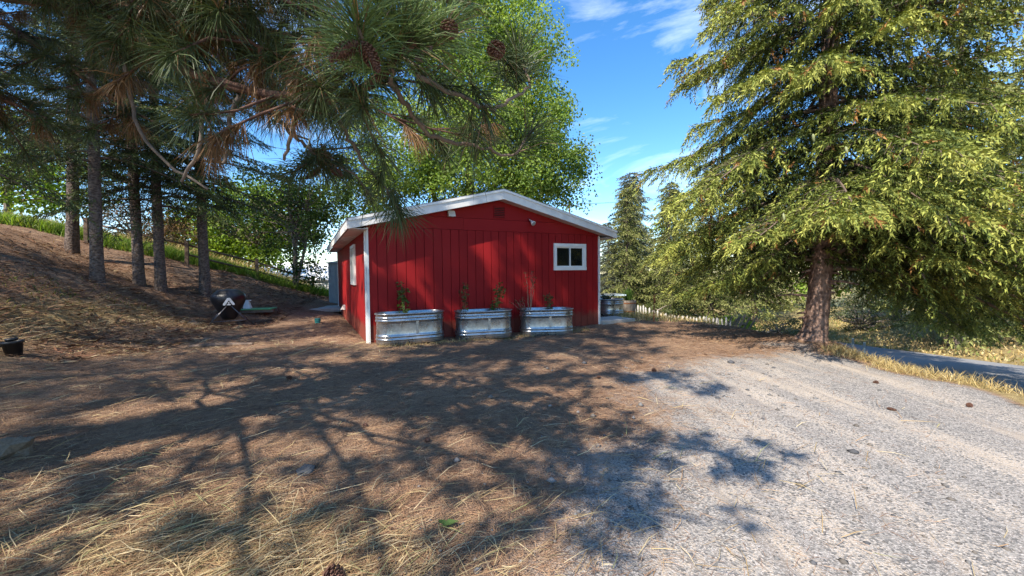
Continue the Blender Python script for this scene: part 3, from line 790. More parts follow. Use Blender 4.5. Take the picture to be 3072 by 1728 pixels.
def spruce_arrays(seed, Ht, hb, rad_fn, nprim, nsec, ntw, tw_len, tw_rad, k, e0=.12, droop=.42, upt=.16, weep=.8, axis_fn=None,
                  cols=None, tipcol=None, tipfrac=0.0, hpow=1.0, az_len=None, seclen=.36, lowdroop=0.0, zstop=None, minlen=.4, nw=.17, az_keep=None):
    r = rng(seed); Q = Quads()
    ax = axis_fn or (lambda h: np.zeros(2))
    hs = hb + (Ht - hb) * (np.linspace(0, 1, nprim) ** hpow) * .985
    az = np.arange(nprim) * 2.39996 + r.normal(0, .35, nprim)
    POS = []; DIR = []; LEN = []; OUT = []
    for h, a in zip(hs, az):
        if az_keep and not az_keep(a): continue
        L = max(minlen * .3, rad_fn(h)) * r.uniform(.72, 1.12)
        if az_len: L *= az_len(a, h)
        low = lowdroop * max(0, 1 - (h - hb) / (.35 * (Ht - hb)))
        ee, dr, up = e0 + r.normal(0, .07), (droop + low) * r.uniform(.8, 1.2), upt * r.uniform(.6, 1.3)
        ca, sa = math.cos(a), math.sin(a); A0 = ax(h)
        def prim(u, L=L, ca=ca, sa=sa, A0=A0, h=h, ee=ee, dr=dr, up=up):
            u = np.asarray(u); return np.stack([A0[0] + L * u * ca, A0[1] + L * u * sa, h + L * (ee * u - dr * u ** 2 + up * u ** 4)], -1)
        u = np.linspace(0, 1, 7)
        if zstop is not None:
            pu = prim(np.linspace(0, 1, 41)); low_ = np.nonzero(pu[:, 2] < zstop(pu))[0]; umax = (low_[0] / 40 if len(low_) else 1.0)
            if umax < .3: continue
            u = u * umax
        Q.tube(prim(u), np.linspace(.012 + .010 * L, .004, 7), 4)
        ns = max(5, int(nsec * L / 3.0)); uj = np.linspace(.10, 1.0, ns) + r.uniform(-.02, .02, ns)
        sd = np.where(np.arange(ns) % 2, 1, -1); th = a + sd * np.radians(r.uniform(40, 68, ns)) * (1 - .75 * np.clip(uj, 0, 1) ** 5)
        ls = np.clip(seclen * L * (1 - .72 * uj) + .16, .12, 1.1) * r.uniform(.7, 1.25, ns)
        base = prim(uj)
        v = np.linspace(.12, 1, ntw)
        dh = np.stack([np.cos(th), np.sin(th)], 1)
        wd = weep * r.uniform(.5, 1.3, ns)
        P = np.zeros((ns, ntw, 3))
        P[..., :2] = base[:, None, :2] + dh[:, None] * (ls[:, None] * v)[..., None]
        P[..., 2] = base[:, None, 2] + ls[:, None] * (.12 * v - wd[:, None] * v ** 2 * .75)
        tan = np.zeros_like(P); tan[..., :2] = dh[:, None]; tan[..., 2] = .12 - 1.5 * wd[:, None] * v
        tan = nrm(tan)
        sidev = np.stack([-dh[:, 1], dh[:, 0], np.zeros(ns)], 1)[:, None] * np.where(np.arange(ntw) % 2, 1, -1)[None, :, None]
        D = nrm(tan + sidev * r.uniform(.2, .9, (ns, ntw, 1)) + np.array([0, 0, -1.0]) * weep * r.uniform(.1, 1.1, (ns, ntw, 1)) + r.normal(0, .18, P.shape))
        for j in range(0, ns, 2):
            tw_ = np.vstack([base[j][None], P[j, ::max(1, ntw // 3)]])
            if zstop is None or (tw_[:, 2] > zstop(tw_)).all(): Q.tube(tw_, .005, 3)
        POS.append(P.reshape(-1, 3)); DIR.append(D.reshape(-1, 3)); LEN.append(np.full(ns * ntw, 1.0))
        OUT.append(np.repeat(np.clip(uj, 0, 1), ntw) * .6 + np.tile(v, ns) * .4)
    P = np.concatenate(POS); D = np.concatenate(DIR); O = np.concatenate(OUT); n = len(P)
    if zstop is not None:
        keep = P[:, 2] > zstop(P); P, D, O = P[keep], D[keep], O[keep]; n = len(P)
    ln = tw_len * r.uniform(.65, 1.35, n); rd = tw_rad * r.uniform(.8, 1.25, n)
    V, F = place_twigs(P, D, ln, rd, r, k, nw)
    cols = np.array(cols); w = np.clip(O + r.normal(0, .22, n), 0, .999) * (len(cols) - 1)  # colour runs dark to bright outward, crown shade painted into the twigs
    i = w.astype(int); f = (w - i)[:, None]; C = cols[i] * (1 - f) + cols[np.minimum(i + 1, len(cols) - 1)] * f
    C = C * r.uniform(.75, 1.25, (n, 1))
    if tipfrac:
        b = (r.uniform(0, 1, n) < tipfrac * (O > .35)); C[b] = np.array(tipcol) * r.uniform(.7, 1.2, (b.sum(), 1))
    return V, F, np.repeat(C, 3 * k, 0), Q

def trunk_tube(pts, rads, sides=20, seed=0, rough=.05, flare=0.0):
    """noisy trunk"""
    pts = np.asarray(pts, float); m = 40
    u = np.linspace(0, 1, len(pts)); uu = np.linspace(0, 1, m) ** 1.3
    P = np.stack([np.interp(uu, u, pts[:, i]) for i in range(3)], 1); R = np.interp(uu, u, rads)
    V = []; r = rng(seed); ph = r.uniform(0, 6.28, 4)
    for i in range(m):
        fl = flare * math.exp(-uu[i] * 26)
        for k in range(sides):
            a = 2 * math.pi * k / sides
            rr = R[i] * (1 + rough * math.sin(3 * a + ph[0] + 5 * uu[i]) + rough * .7 * math.sin(7 * a + ph[1] + 40 * uu[i]) + r.normal(0, rough * .5)) + fl * (.6 + .5 * abs(math.sin(2.5 * a + ph[2])))
            V.append((P[i, 0] + rr * math.cos(a), P[i, 1] + rr * math.sin(a), P[i, 2]))
    i = np.arange(m - 1)[:, None] * sides; k = np.arange(sides)[None]; k2 = (k + 1) % sides
    F = np.stack([i + k, i + k2, i + sides + k2, i + sides + k], -1).reshape(-1, 4)
    return np.array(V), F

# --- the big spruce on the bank
SPX, SPY = 6.02, 8.05
spz = hz(SPX, SPY) - .08
sp = thing('spruce_tree', 'large sunlit spruce with thick bare lower trunk at the edge of the drive', 'tree', (SPX, SPY, spz))
def sp_ax(h): return np.array([.16 * (1 - math.exp(-h * .8)) + .02 * h, .01 * h])
hsT = np.array([0, .25, .6, 1.2, 2.0, 3.2, 5, 8, 12, 16.0])
ptsT = np.array([[*sp_ax(h), h] for h in hsT]); ptsT[0, 0] -= .06
V, F = trunk_tube(ptsT, [.25, .215, .195, .185, .175, .165, .145, .115, .08, .02], 24, 3, .05, .10)
trk = obj('trunk', new_mesh('trunk', V, F, MAT['bark_spruce'], smooth=True), sp)
r = rng(5)
for k in range(26):                                   # knots and dead stubs on the trunk
    h = r.uniform(.5, 2.4); a = r.uniform(0, 6.28); rr = np.interp(h, hsT, [.27, .235, .215, .200, .19, .175, .155, .12, .08, .02]); A0 = sp_ax(h)
    L = r.choice([.05, .07, .12, .5])
    p0 = np.array([A0[0] + (rr - .03) * math.cos(a), A0[1] + (rr - .03) * math.sin(a), h])
    d = np.array([math.cos(a), math.sin(a), r.uniform(-.3, .1)])
    Q = Quads(); Q.tube(np.array([p0, p0 + d * (.03 + L * .5), p0 + d * (.03 + L) + np.array([0, 0, -.1 * L])]), [.035, .022, .012 if L > .2 else .018], 6)
    obj('dead_stub', Q.mesh('dead_stub', MAT['bark_spruce']), sp)
def sp_rad(h): return 3.55 * (1 - (h / 17.0)) ** .62 * (1 if h > 2.2 else .92)
def sp_azl(a, h):
    k = 1.0
    k += .42 * math.exp(-((math.atan2(math.sin(a + .35), math.cos(a + .35))) / .7) ** 2) * (1 if h < 2.9 else .1)   # longer limbs to the front right
    if h < 2.4: # few low limbs on the side of the drive, so the trunk shows
        dd = math.atan2(math.sin(a + 2.2), math.cos(a + 2.2)); k *= 1 - .75 * math.exp(-(dd / .75) ** 2)
    return k
SPC = [(.016, .022, .008), (.060, .085, .020), (.185, .220, .045), (.36, .37, .085)]  # inner to outer: dark inner tones paint the shaded crown interior
def sp_zstop(P):
    az = np.arctan2(P[:, 1], P[:, 0]); rr = np.hypot(P[:, 0], P[:, 1])
    front = np.exp(-(np.arctan2(np.sin(az + 2.1), np.cos(az + 2.1)) / .95) ** 2)
    return .75 + 1.35 * front - .95 * (P[:, 0] > 1.0) + .0 * rr
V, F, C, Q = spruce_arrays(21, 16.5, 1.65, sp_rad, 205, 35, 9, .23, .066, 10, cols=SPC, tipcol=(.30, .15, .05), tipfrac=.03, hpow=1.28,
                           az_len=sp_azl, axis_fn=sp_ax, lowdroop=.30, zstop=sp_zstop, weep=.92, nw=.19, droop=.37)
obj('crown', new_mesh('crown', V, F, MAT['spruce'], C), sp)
obj('branches', Q.mesh('branches', MAT['twig']), sp)
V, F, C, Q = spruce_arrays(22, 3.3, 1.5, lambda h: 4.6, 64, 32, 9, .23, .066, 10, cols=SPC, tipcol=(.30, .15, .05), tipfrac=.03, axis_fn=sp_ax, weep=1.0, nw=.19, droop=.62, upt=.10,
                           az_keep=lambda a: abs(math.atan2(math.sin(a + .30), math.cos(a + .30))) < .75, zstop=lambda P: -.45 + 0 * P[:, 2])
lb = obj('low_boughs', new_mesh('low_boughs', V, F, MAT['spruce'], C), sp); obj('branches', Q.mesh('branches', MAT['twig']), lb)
# pale long cones hanging in the crown
r = rng(77); cn_me = MB().lathe([(.004, 0), (.016, -.015), (.020, -.05), (.016, -.10), (.004, -.125)], 8).mesh('cone', plain('young_cone', (.20, .22, .10), .6), True)
for k in range(10):
    a = r.uniform(-2.9, -.4); q = r.uniform(1.9, 2.7); h = r.uniform(2.1, 5.2)
    obj('cone', cn_me, sp, (q * math.cos(a), q * math.sin(a), h), (r.normal(0, .15), r.normal(0, .15), 0))

# --- generic conifer meshes for the others
def conifer_set(name, seed, Ht, hb, R, nprim, nsec, ntw, tl, tr, k, cols, trunk_r, bmat, **kw):
    V, F = trunk_tube([[0, 0, -.3], [.03, 0, Ht * .3], [0, .04, Ht * .7], [0, 0, Ht]], [trunk_r * 1.12, trunk_r, trunk_r * .62, .015], 14, seed, .03, trunk_r * .55)
    tm = new_mesh(name + '_trunk', V, F, MAT[bmat], smooth=True)
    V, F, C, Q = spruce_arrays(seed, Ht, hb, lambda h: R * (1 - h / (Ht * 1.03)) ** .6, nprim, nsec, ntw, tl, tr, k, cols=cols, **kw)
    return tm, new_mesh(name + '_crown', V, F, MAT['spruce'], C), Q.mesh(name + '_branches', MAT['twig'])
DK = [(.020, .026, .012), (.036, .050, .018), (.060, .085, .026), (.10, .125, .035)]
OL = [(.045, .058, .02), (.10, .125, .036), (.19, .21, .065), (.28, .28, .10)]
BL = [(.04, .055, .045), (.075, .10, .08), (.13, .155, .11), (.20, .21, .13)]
firA = conifer_set('fir', 31, 13.5, 2.6, 2.9, 80, 26, 7, .27, .065, 8, DK, .125, 'bark_fir', droop=.40, weep=.6, lowdroop=.15)
firB = conifer_set('firb', 32, 12.0, 2.9, 2.6, 70, 25, 7, .27, .065, 8, DK, .112, 'bark_fir', droop=.36, weep=.5, lowdroop=.2)
farA = conifer_set('fars', 33, 11.0, .9, 2.4, 100, 20, 6, .37, .10, 5, OL, .16, 'bark_fir', weep=.7, nw=.34)
farB = conifer_set('farb', 34, 10.0, .7, 2.5, 100, 20, 6, .36, .10, 5, BL, .15, 'bark_fir', weep=.5, nw=.34)
def conifer(S, label, x, y, sc=1.0, rz=0, name='fir_tree', group=None, dz=0, lean=(0, 0)):
    t = thing(name, label, 'tree', (x, y, hz(x, y) + dz), rz, group); t.scale = (sc, sc, sc); t.rotation_euler = (lean[0], lean[1], rz)
    obj('trunk', S[0], t); obj('crown', S[1], t); obj('branches', S[2], t)
    return t
GL = 'conifers on the left slope'
conifer(firA, 'dark conifer with leaning trunk farthest left on the needle slope', -14.1, 13.0, 1.1, .4, group=GL, lean=(0, .04))
conifer(firB, 'conifer with pale ringed trunk second from the left on the slope', -10.25, 10.0, 1.0, 2.0, group=GL, lean=(0, .035))
conifer(firB, 'left one of two conifer trunks standing close together on the slope', -11.05, 12.0, 1.05, 4.1, group=GL)
conifer(firA, 'right one of two conifer trunks standing close together on the slope', -10.55, 12.15, .92, 5.2, group=GL)
conifer(firA, 'dark trunked conifer on the slope just behind the covered grill', -9.87, 13.0, 1.0, 3.0, group=GL)
conifer(firA, 'dark conifer whose drooping boughs hang in at the left edge', -9.2, 5.2, .95, 1.0, group=GL, dz=-.1)
GF_ = 'spruces beyond the bank on the right'
conifer(farB, 'slender blue grey spruce with pointed top right of the shed', 7.0, 24.0, .84, .3, 'spruce_tree', GF_)
conifer(farA, 'full olive spruce low against the right corner of the shed', 5.75, 20.2, .60, 5.9, 'spruce_tree', GF_)
conifer(farA, 'olive spruce standing behind the pointed blue grey one', 8.3, 28.0, .86, 2.9, 'spruce_tree', GF_)
conifer(farA, 'mid height olive spruce right of the pointed blue grey one', 9.3, 23.2, .74, 3.7, 'spruce_tree', GF_)
conifer(farA, 'olive spruce behind the white pickets', 7.6, 19.5, .62, 1.3, 'spruce_tree', GF_)
conifer(farA, 'broad olive spruce beyond the rusty stake', 10.6, 21.5, .80, 2.3, 'spruce_tree', GF_)
conifer(farB, 'small grey green spruce between shed and far spruces', 5.0, 21.0, .50, 3.3, 'spruce_tree', GF_)
conifer(farA, 'tall olive spruce behind the big tree trunk', 15.0, 25.0, 1.1, 4.3, 'spruce_tree', GF_)
conifer(farA, 'spruce across the road at the right edge', 14.9, 13.6, 1.15, 5.3, 'spruce_tree', GF_)
conifer(firB, 'tall conifer just out of view on the left that shades the yard', -10.0, -1.2, .95, 2.2, group=GL, dz=-.1)
conifer(firA, 'tall conifer added out of view to shade the left slope', -14.6, 4.4, 1.1, .2, group=GL, dz=-.1)  # unseen tree, added to streak the slope with shade
conifer(farA, 'tall spruce closing the view at the far right', 27.0, 19.0, 1.3, 1.8, 'spruce_tree', GF_)
conifer(farA, 'broad spruce beyond the road between two others', 20.5, 16.0, 1.0, 2.8, 'spruce_tree', GF_)
conifer(farB, 'far spruce across the road behind the hanging boughs', 21.0, 22.0, 1.2, .8, 'spruce_tree', GF_)

# ------------------------------------------------------------------ broadleaf trees
def broadleaf(name, label, loc, blobs, nclump, nleaf, lsize, csize, cols, seed, trunks, bmat='bark_cotton', shell=.55, cat='tree', group=None, droop=.3):
    """blobs: list of (x,y,z,rx,ry,rz) ellipsoids in local space"""
    r = rng(seed); t = thing(name, label, cat, loc, 0, group); B = np.array(blobs, float)
    vol = (B[:, 3] * B[:, 4] * B[:, 5]) ** .8; pick = r.choice(len(B), nclump, p=vol / vol.sum())
    d = rand_dirs(r, nclump); rad = r.uniform(shell, 1.0, nclump) ** .6 * r.uniform(.85, 1.1, nclump)
    cen = B[pick, :3] + d * B[pick, 3:] * rad[:, None]
    cs = csize * r.uniform(.6, 1.4, nclump)
    n = nclump * nleaf
    P = np.repeat(cen, nleaf, 0) + rand_dirs(r, n) * (r.uniform(0, 1, (n, 1)) ** .55) * 1.75 * np.repeat(cs, nleaf)[:, None] * np.array([1, 1, .75])
    D = nrm(r.normal(0, 1, (n, 3)) + np.array([0, 0, -droop])); up = nrm(r.normal(0, .8, (n, 3)) + np.array([0, 0, 1.0]) + np.repeat(d, nleaf, 0) * .6)
    V, F = leaf_arrays(P, D, up, lsize * r.uniform(.7, 1.3, n), lsize * r.uniform(.6, .9, n), r)
    cc = np.array(cols)[r.integers(0, len(cols), nclump)] * r.uniform(.8, 1.2, (nclump, 1))
    C = np.repeat(cc, nleaf, 0) * r.uniform(.8, 1.25, (n, 1))
    Q = Quads(); Q2 = Quads()
    for tp, tr in trunks: Q.tube(np.array(tp, float), tr, 10)
    top = [np.array(tp[-1], float) for tp, _ in trunks]
    sel = r.choice(nclump, min(nclump, 70), replace=False)
    for i in sel:
        k = r.integers(0, len(trunks)); tp = np.array(trunks[k][0], float); j = r.uniform(.45, 1) * (len(tp) - 1); a = int(min(j, len(tp) - 2)); p0 = tp[a] + (tp[a + 1] - tp[a]) * (j - a)
        mid = (p0 + cen[i]) / 2 + r.normal(0, .15, 3); Q2.tube(np.array([p0, mid, cen[i]]), [.035, .02, .008], 4)
    obj('trunk', Q.mesh('trunk', MAT[bmat]), t); obj('limbs', Q2.mesh('limbs', MAT[bmat]), t)
    obj('crown', new_mesh('crown', V, F, MAT['leaf'], np.repeat(C, 4, 0)), t)
    return t
CW = [(.16, .24, .045), (.23, .32, .07), (.31, .39, .11), (.10, .16, .03)]
cz = hz(-2.3, 22)
broadleaf('cottonwood_tree', 'tall bright green broadleaf tree rising behind the shed roof', (-2.3, 22.0, cz),
  [(0.5, 0, 8.0, 4.6, 4, 3.6), (2.8, 0, 7.2, 3.4, 3.2, 2.9), (1.6, 0, 11.5, 4.3, 3.6, 3.6), (-3.2, 0, 8.5, 3.8, 3.2, 3.6), (0, 0, 15, 4.2, 3.6, 4.2), (3.2, -.5, 9.2, 2.6, 2.6, 2.4), (-5.5, .5, 6.2, 2.6, 2.4, 2.4), (2.6, 0, 14.2, 2.6, 2.4, 2.6), (3.4, 0, 5.6, 2.0, 2.0, 1.6), (5.2, 0, 7.2, 1.8, 1.8, 2.0)],
  1050, 105, .145, .52, CW, 41, [([(0.3, 0, -.3), (.2, 0, 4), (0, .1, 8), (.3, 0, 14)], [.34, .26, .18, .06]), ([(-.9, .3, -.3), (-1.5, .2, 4.5), (-2.6, .1, 9)], [.22, .17, .07]), ([(.2, 0, 4), (1.5, 0, 6.6), (2.4, -.1, 9)], [.14, .1, .05])], shell=.25)
BG = [(.16, .25, .03), (.21, .31, .04), (.12, .19, .025), (.25, .34, .06)]
broadleaf('maple_tree', 'low bright yellow green tree behind the rail fence', (-14.2, 22.5, hz(-14.2, 22.5)),
  [(0, 0, 3.2, 3.4, 2.4, 2.4), (2.4, -.5, 3.6, 2.2, 2, 1.6), (-2.6, 0, 2.6, 2.2, 2, 1.8)], 260, 60, .17, .42, BG, 42, [([(0, 0, -.2), (0, 0, 1.6), (.2, 0, 3.4)], [.14, .11, .05])])
broadleaf('young_tree', 'shaded dark green tree in front of the white roofed house', (-10.35, 19.3, hz(-10.35, 19.3)),
  [(0, 0, 3.3, 2.0, 1.8, 2.2), (.5, 0, .9, .8, .7, .7), (-1.4, 0, 4.6, 2.2, 1.8, 1.6), (1.0, .2, 5.0, 1.8, 1.6, 1.6)], 190, 40, .13, .34, [(.030, .055, .016), (.05, .085, .02), (.07, .11, .025)], 43,
  [([(0, 0, -.2), (.05, 0, 2), (-.2, 0, 4.6)], [.13, .10, .04]), ([(.1, 0, .4), (.5, .1, 2.2), (.8, .1, 4.6)], [.07, .06, .03])])
broadleaf('dry_shrub', 'rusty brown dry shrub on the grassy crest', (-18.0, 19.6, hz(-18, 19.6)),
  [(0, 0, 1.2, 1.9, 1.5, 1.1), (1.6, .2, .9, 1.2, 1.1, .8)], 90, 36, .11, .28, [(.20, .11, .06), (.26, .16, .09), (.17, .12, .07)], 44, [([(0, 0, -.2), (0, 0, .8)], [.06, .03])], cat='shrub')
broadleaf('crest_tree', 'yellow green tree on the crest at the left edge', (-23.5, 19.0, hz(-23.5, 19)),
  [(0, 0, 3.0, 3.6, 2.6, 2.8), (3, 0, 2.4, 2.2, 2, 2)], 170, 40, .17, .45, BG, 45, [([(0, 0, -.2), (0, 0, 3)], [.16, .07])])
broadleaf('hedge_tree', 'green tree far behind the left conifers', (-19.5, 27.0, hz(-19.5, 27)),
  [(0, 0, 2.0, 3.8, 2.2, 1.7), (4, 0, 1.8, 2.4, 2, 1.4)], 150, 40, .19, .5, BG, 46, [([(0, 0, -.2), (0, 0, 3)], [.16, .07])])
for k, (x, y, s, lab) in enumerate([(7.9, 14.2, .62, 'bright green bush just left of the spruce trunk'), (11.2, 17.0, .9, 'grey green bush right of the spruce trunk'),
      (6.2, 18.0, .7, 'sprawling bush behind the white pickets'), (16.0, 18.5, 1.3, 'dusty shrub across the road behind the hanging boughs')]):
    broadleaf('bush', lab, (x, y, hz(x, y)), [(0, 0, .55 * s, 1.0 * s, .9 * s, .65 * s), (.7 * s, .1, .4 * s, .7 * s, .7 * s, .45 * s)], 60, 34, .075, .15,
      [BG, [(.10, .12, .06), (.15, .16, .09)], [(.08, .11, .04), (.13, .15, .06)], [(.12, .13, .06), (.09, .12, .04)]][k], 60 + k, [([(0, 0, -.1), (0, 0, .4)], [.03, .02])], cat='bush', group='bushes below the bank')
GB = 'distant broadleaf trees on the right'
for k, (x, y, s, lab) in enumerate([(13.5, 34, 1.2, 'distant green tree far behind the big spruce trunk'), (23.0, 30, 1.3, 'distant green tree beyond the road at the far right'), (4.5, 36, 1.0, 'distant tree showing between shed and blue grey spruce')]):
    broadleaf('distant_tree', lab, (x, y, hz(x, y)), [(0, 0, 3.6 * s, 3.6 * s, 2.6 * s, 3.0 * s), (2.6 * s, 0, 2.2 * s, 2.4 * s, 2 * s, 2 * s), (-2.6 * s, 0, 2.2 * s, 2.4 * s, 2 * s, 2 * s)], 150, 40, .22, .55, [CW, BG, CW][k], 70 + k, [([(0, 0, -.3), (0, 0, 3 * s)], [.2, .1])], group=GB)

# ------------------------------------------------------------------ the ponderosa pine overhead
PX, PY = -5.0, 1.6
pz = hz(PX, PY) - .1
pine = thing('pine_tree', 'long needled pine whose boughs and cones hang over the yard at the top left', 'tree', (PX, PY, pz))
def loc(p): return np.asarray(p, float) - np.array([PX, PY, pz])
V, F = trunk_tube([[0, 0, 0], [.05, 0, 5], [.1, .05, 11], [.1, 0, 18]], [.34, .28, .18, .03], 18, 9, .05, .10)
obj('trunk', new_mesh('trunk', V, F, MAT['bark_pine'], smooth=True), pine)
LIMB = {
'L1':[(-4.9,1.7,4.0),(-3.8,2.2,3.75),(-2.76,2.60,3.31),(-2.47,2.50,3.10),(-2.19,2.40,2.82),(-1.83,2.25,2.58),(-1.51,2.10,2.39),(-1.24,2.00,2.32),(-1.03,1.90,2.25),(-0.82,1.75,2.15),(-0.66,1.65,2.12),(-0.54,1.55,2.09),(-0.42,1.45,2.10),(-0.31,1.38,2.14),(-0.30,1.33,2.17)],
'L1b':[(-0.82,1.75,2.15),(-0.67,1.60,2.18),(-0.53,1.42,2.16),(-0.46,1.28,2.13),(-0.43,1.19,2.10),(-0.43,1.17,2.15)],
'L1c':[(-0.42,1.45,2.10),(-0.38,1.40,2.19),(-0.38,1.38,2.27)],
'L1d':[(-0.31,1.38,2.14),(-0.25,1.40,2.20),(-0.21,1.45,2.31)],
'L2':[(-0.42,1.45,2.10),(-0.38,1.60,2.04),(-0.35,1.65,1.99),(-0.29,1.70,1.98),(-0.15,1.80,1.99),(-0.03,1.85,1.94),(0.03,1.88,1.97),(0.10,1.90,2.08)],
'L3':[(-0.33,1.42,2.12),(-0.26,1.50,2.09),(-0.18,1.60,2.11),(-0.11,1.66,2.09),(-0.06,1.70,2.09),(0.01,1.75,2.16),(0.09,1.80,2.24),(0.03,1.85,2.41)],
'L4':[(-0.82,1.75,2.15),(-0.76,1.82,2.11),(-0.76,1.90,2.07),(-0.71,2.00,1.95),(-0.62,2.10,1.85),(-0.59,2.15,1.74)],
'L5':[(-1.24,2.00,2.32),(-1.20,2.20,2.20),(-1.10,2.30,2.10),(-1.04,2.35,2.04)],
'L6':[(-4.9,1.8,4.6),(-3.37,3.00,3.85),(-2.58,2.90,3.44),(-1.94,2.80,3.13),(-1.35,2.70,2.99),(-0.96,2.60,2.80)],
'L7':[(-5,1.8,4.3),(-4.65,3.40,3.87),(-3.75,3.30,3.27),(-3.10,3.20,2.81),(-2.68,3.20,2.56)],
'L8':[(-5,1.8,3.6),(-4.87,3.20,3.28),(-3.86,3.00,2.82),(-3.38,3.00,2.58)],
'L9':[(-2.58,2.90,3.44),(-1.91,3.00,3.05),(-1.27,3.10,2.78),(-0.75,3.20,2.58),(-0.35,3.20,2.50)],
'L10':[(-4.9,1.6,4.8),(-3,2,4.0),(-1.51,2.20,3.19),(-0.92,2.00,2.86),(-0.51,1.90,2.71),(-0.18,1.90,2.66)],
'L11':[(-2.47,2.50,3.10),(-1.82,2.20,2.81),(-1.31,2.00,2.58),(-1.03,1.90,2.41)],
'L12':[(-4.9,1.6,4.4),(-3.4,2.0,3.8),(-2.26,2.20,3.20),(-1.64,2.00,2.91),(-1.16,1.90,2.72),(-0.83,1.80,2.55)],
}
DEAD = {
'D1':[(-1.51,2.10,2.39),(-1.57,2.10,2.27),(-1.60,2.10,2.06),(-1.74,2.15,1.92)],
'D2':[(-1.35,2.05,2.33),(-1.41,2.05,2.18),(-1.43,2.05,1.98)],
'D3':[(-2.31,2.45,2.92),(-2.33,2.50,2.62),(-2.28,2.50,2.31),(-2.08,2.50,2.09),(-1.86,2.50,1.96)],
'D4':[(-1.00,1.90,2.24),(-1.03,1.95,2.11),(-1.11,2.00,1.99)],
}
def smooth_path(p, n=24):
    p = np.asarray(p, float); d = np.concatenate([[0], np.cumsum(np.linalg.norm(np.diff(p, axis=0), axis=1))]); u = np.linspace(0, d[-1], n)
    q = np.stack([np.interp(u, d, p[:, i]) for i in range(3)], 1)
    for _ in range(2): q[1:-1] = .25 * q[:-2] + .5 * q[1:-1] + .25 * q[2:]
    return q
RADS = {'L1': (.05, .013), 'L1b': (.010, .006), 'L1c': (.009, .006), 'L1d': (.008, .006), 'L2': (.011, .005), 'L3': (.010, .005), 'L4': (.011, .005), 'L5': (.012, .006),
        'L6': (.04, .008), 'L7': (.04, .008), 'L8': (.035, .008), 'L9': (.018, .006), 'L10': (.035, .008), 'L11': (.02, .006), 'L12': (.03, .007)}
r = rng(101)
tufts = []                                            # (pos, dir, length scale, kind) kind 0 live, 1 dead, 2 lush
for k, p in LIMB.items():
    q = smooth_path(p, 28); ra, rb = RADS[k]; o = obj('limb', None)
    COL.objects.unlink(o); bpy.data.objects.remove(o)
    Q = Quads(); q2 = q + r.normal(0, .006, q.shape); Q.tube(loc(q2), np.linspace(ra, rb, len(q)) * (1 + r.normal(0, .07, len(q))), 8)
    tip = nrm(q[-1] - q[-4]); tufts.append((q[-1], tip, 1.0, 2 if k in ('L1b', 'L1c', 'L1d') else 0))
    # side twigs
    if k in ('L6', 'L7', 'L8', 'L9', 'L10', 'L11', 'L12', 'L1', 'L5'):
        ln = np.linalg.norm(np.diff(q, axis=0), axis=1).sum()
        for j in range(int(ln * (6 if k in ('L1', 'L9') else 12))):
            u = r.uniform(.30 if k != 'L1' else .42, .97); i = int(u * (len(q) - 2)); p0 = q[i]
            dd = nrm(r.normal(0, 1, 3) * np.array([1, 1, .55]) + nrm(q[i + 1] - q[i]) * .8 + np.array([0, 0, -.1])); L = r.uniform(.18, .50)
            if p0[1] + dd[1] * L < 1.25: dd[1] = abs(dd[1])
            p1 = p0 + dd * L * .5 + r.normal(0, .02, 3); p2 = p0 + dd * L + np.array([0, 0, -.10 * L]) + r.normal(0, .03, 3)
            dead = r.uniform() < .16
            Q.tube(loc(np.array([p0, p1, p2])), [.007, .006, .004], 5)
            tufts.append((p2, nrm(p2 - p1), r.uniform(.75, 1.05), 1 if dead else 0))
            if r.uniform() < .5: tufts.append((p1, nrm(dd + r.normal(0, .7, 3)), r.uniform(.5, .8), 1 if r.uniform() < .4 else 0))
    me_l = Q.mesh('limb', MAT['bark_pine'] if ra > .015 else MAT['twig'])
    obj('limb', me_l, pine)
for k, p in DEAD.items():
    q = smooth_path(p, 16); Q = Quads(); Q.tube(loc(q + r.normal(0, .004, q.shape)), np.linspace(.013, .007, 16), 7); obj('dead_limb', Q.mesh('dead_limb', MAT['deadtwig']), pine)
# a few extra tufts by hand: along the near boughs, hanging over the fascia, over the shed
for p, d, s, kd in [((-.28, 1.55, 2.08), (.3, .4, -.5), .9, 0), ((-.15, 1.82, 1.97), (.1, .3, -.6), 1.0, 0), ((-.10, 1.66, 2.07), (.3, .2, -.6), .85, 0), ((-.59, 2.15, 1.74), (.15, .1, -1), .85, 0),
                    ((-.66, 2.04, 1.88), (-.3, .2, -.6), .7, 0), ((-1.04, 2.35, 2.04), (.4, .1, -.4), 1.1, 0), ((-1.2, 2.0, 2.28), (.1, .3, -.7), .9, 1), ((-1.55, 2.1, 2.36), (-.2, .1, -.8), .9, 1), ((-.95, 1.88, 2.22), (.1, .1, -.9), .8, 1),
                    ((-.75, 1.72, 2.16), (0, .2, -.8), .8, 0), ((-.5, 1.42, 2.25), (-.3, 0, .5), 1.0, 2), ((-.42, 1.36, 2.32), (.2, -.1, .6), 1.0, 2), ((-.30, 1.40, 2.26), (.5, .1, .5), 1.0, 2), ((-.62, 1.52, 2.24), (-.6, .1, .4), 1.0, 2),
                    ((.03, 1.85, 2.38), (0, .1, .9), 1.0, 0), ((.02, 1.8, 2.30), (.3, .1, -.3), .7, 0)]:
    tufts.append((np.array(p), nrm(np.array(d, float)), s, kd))
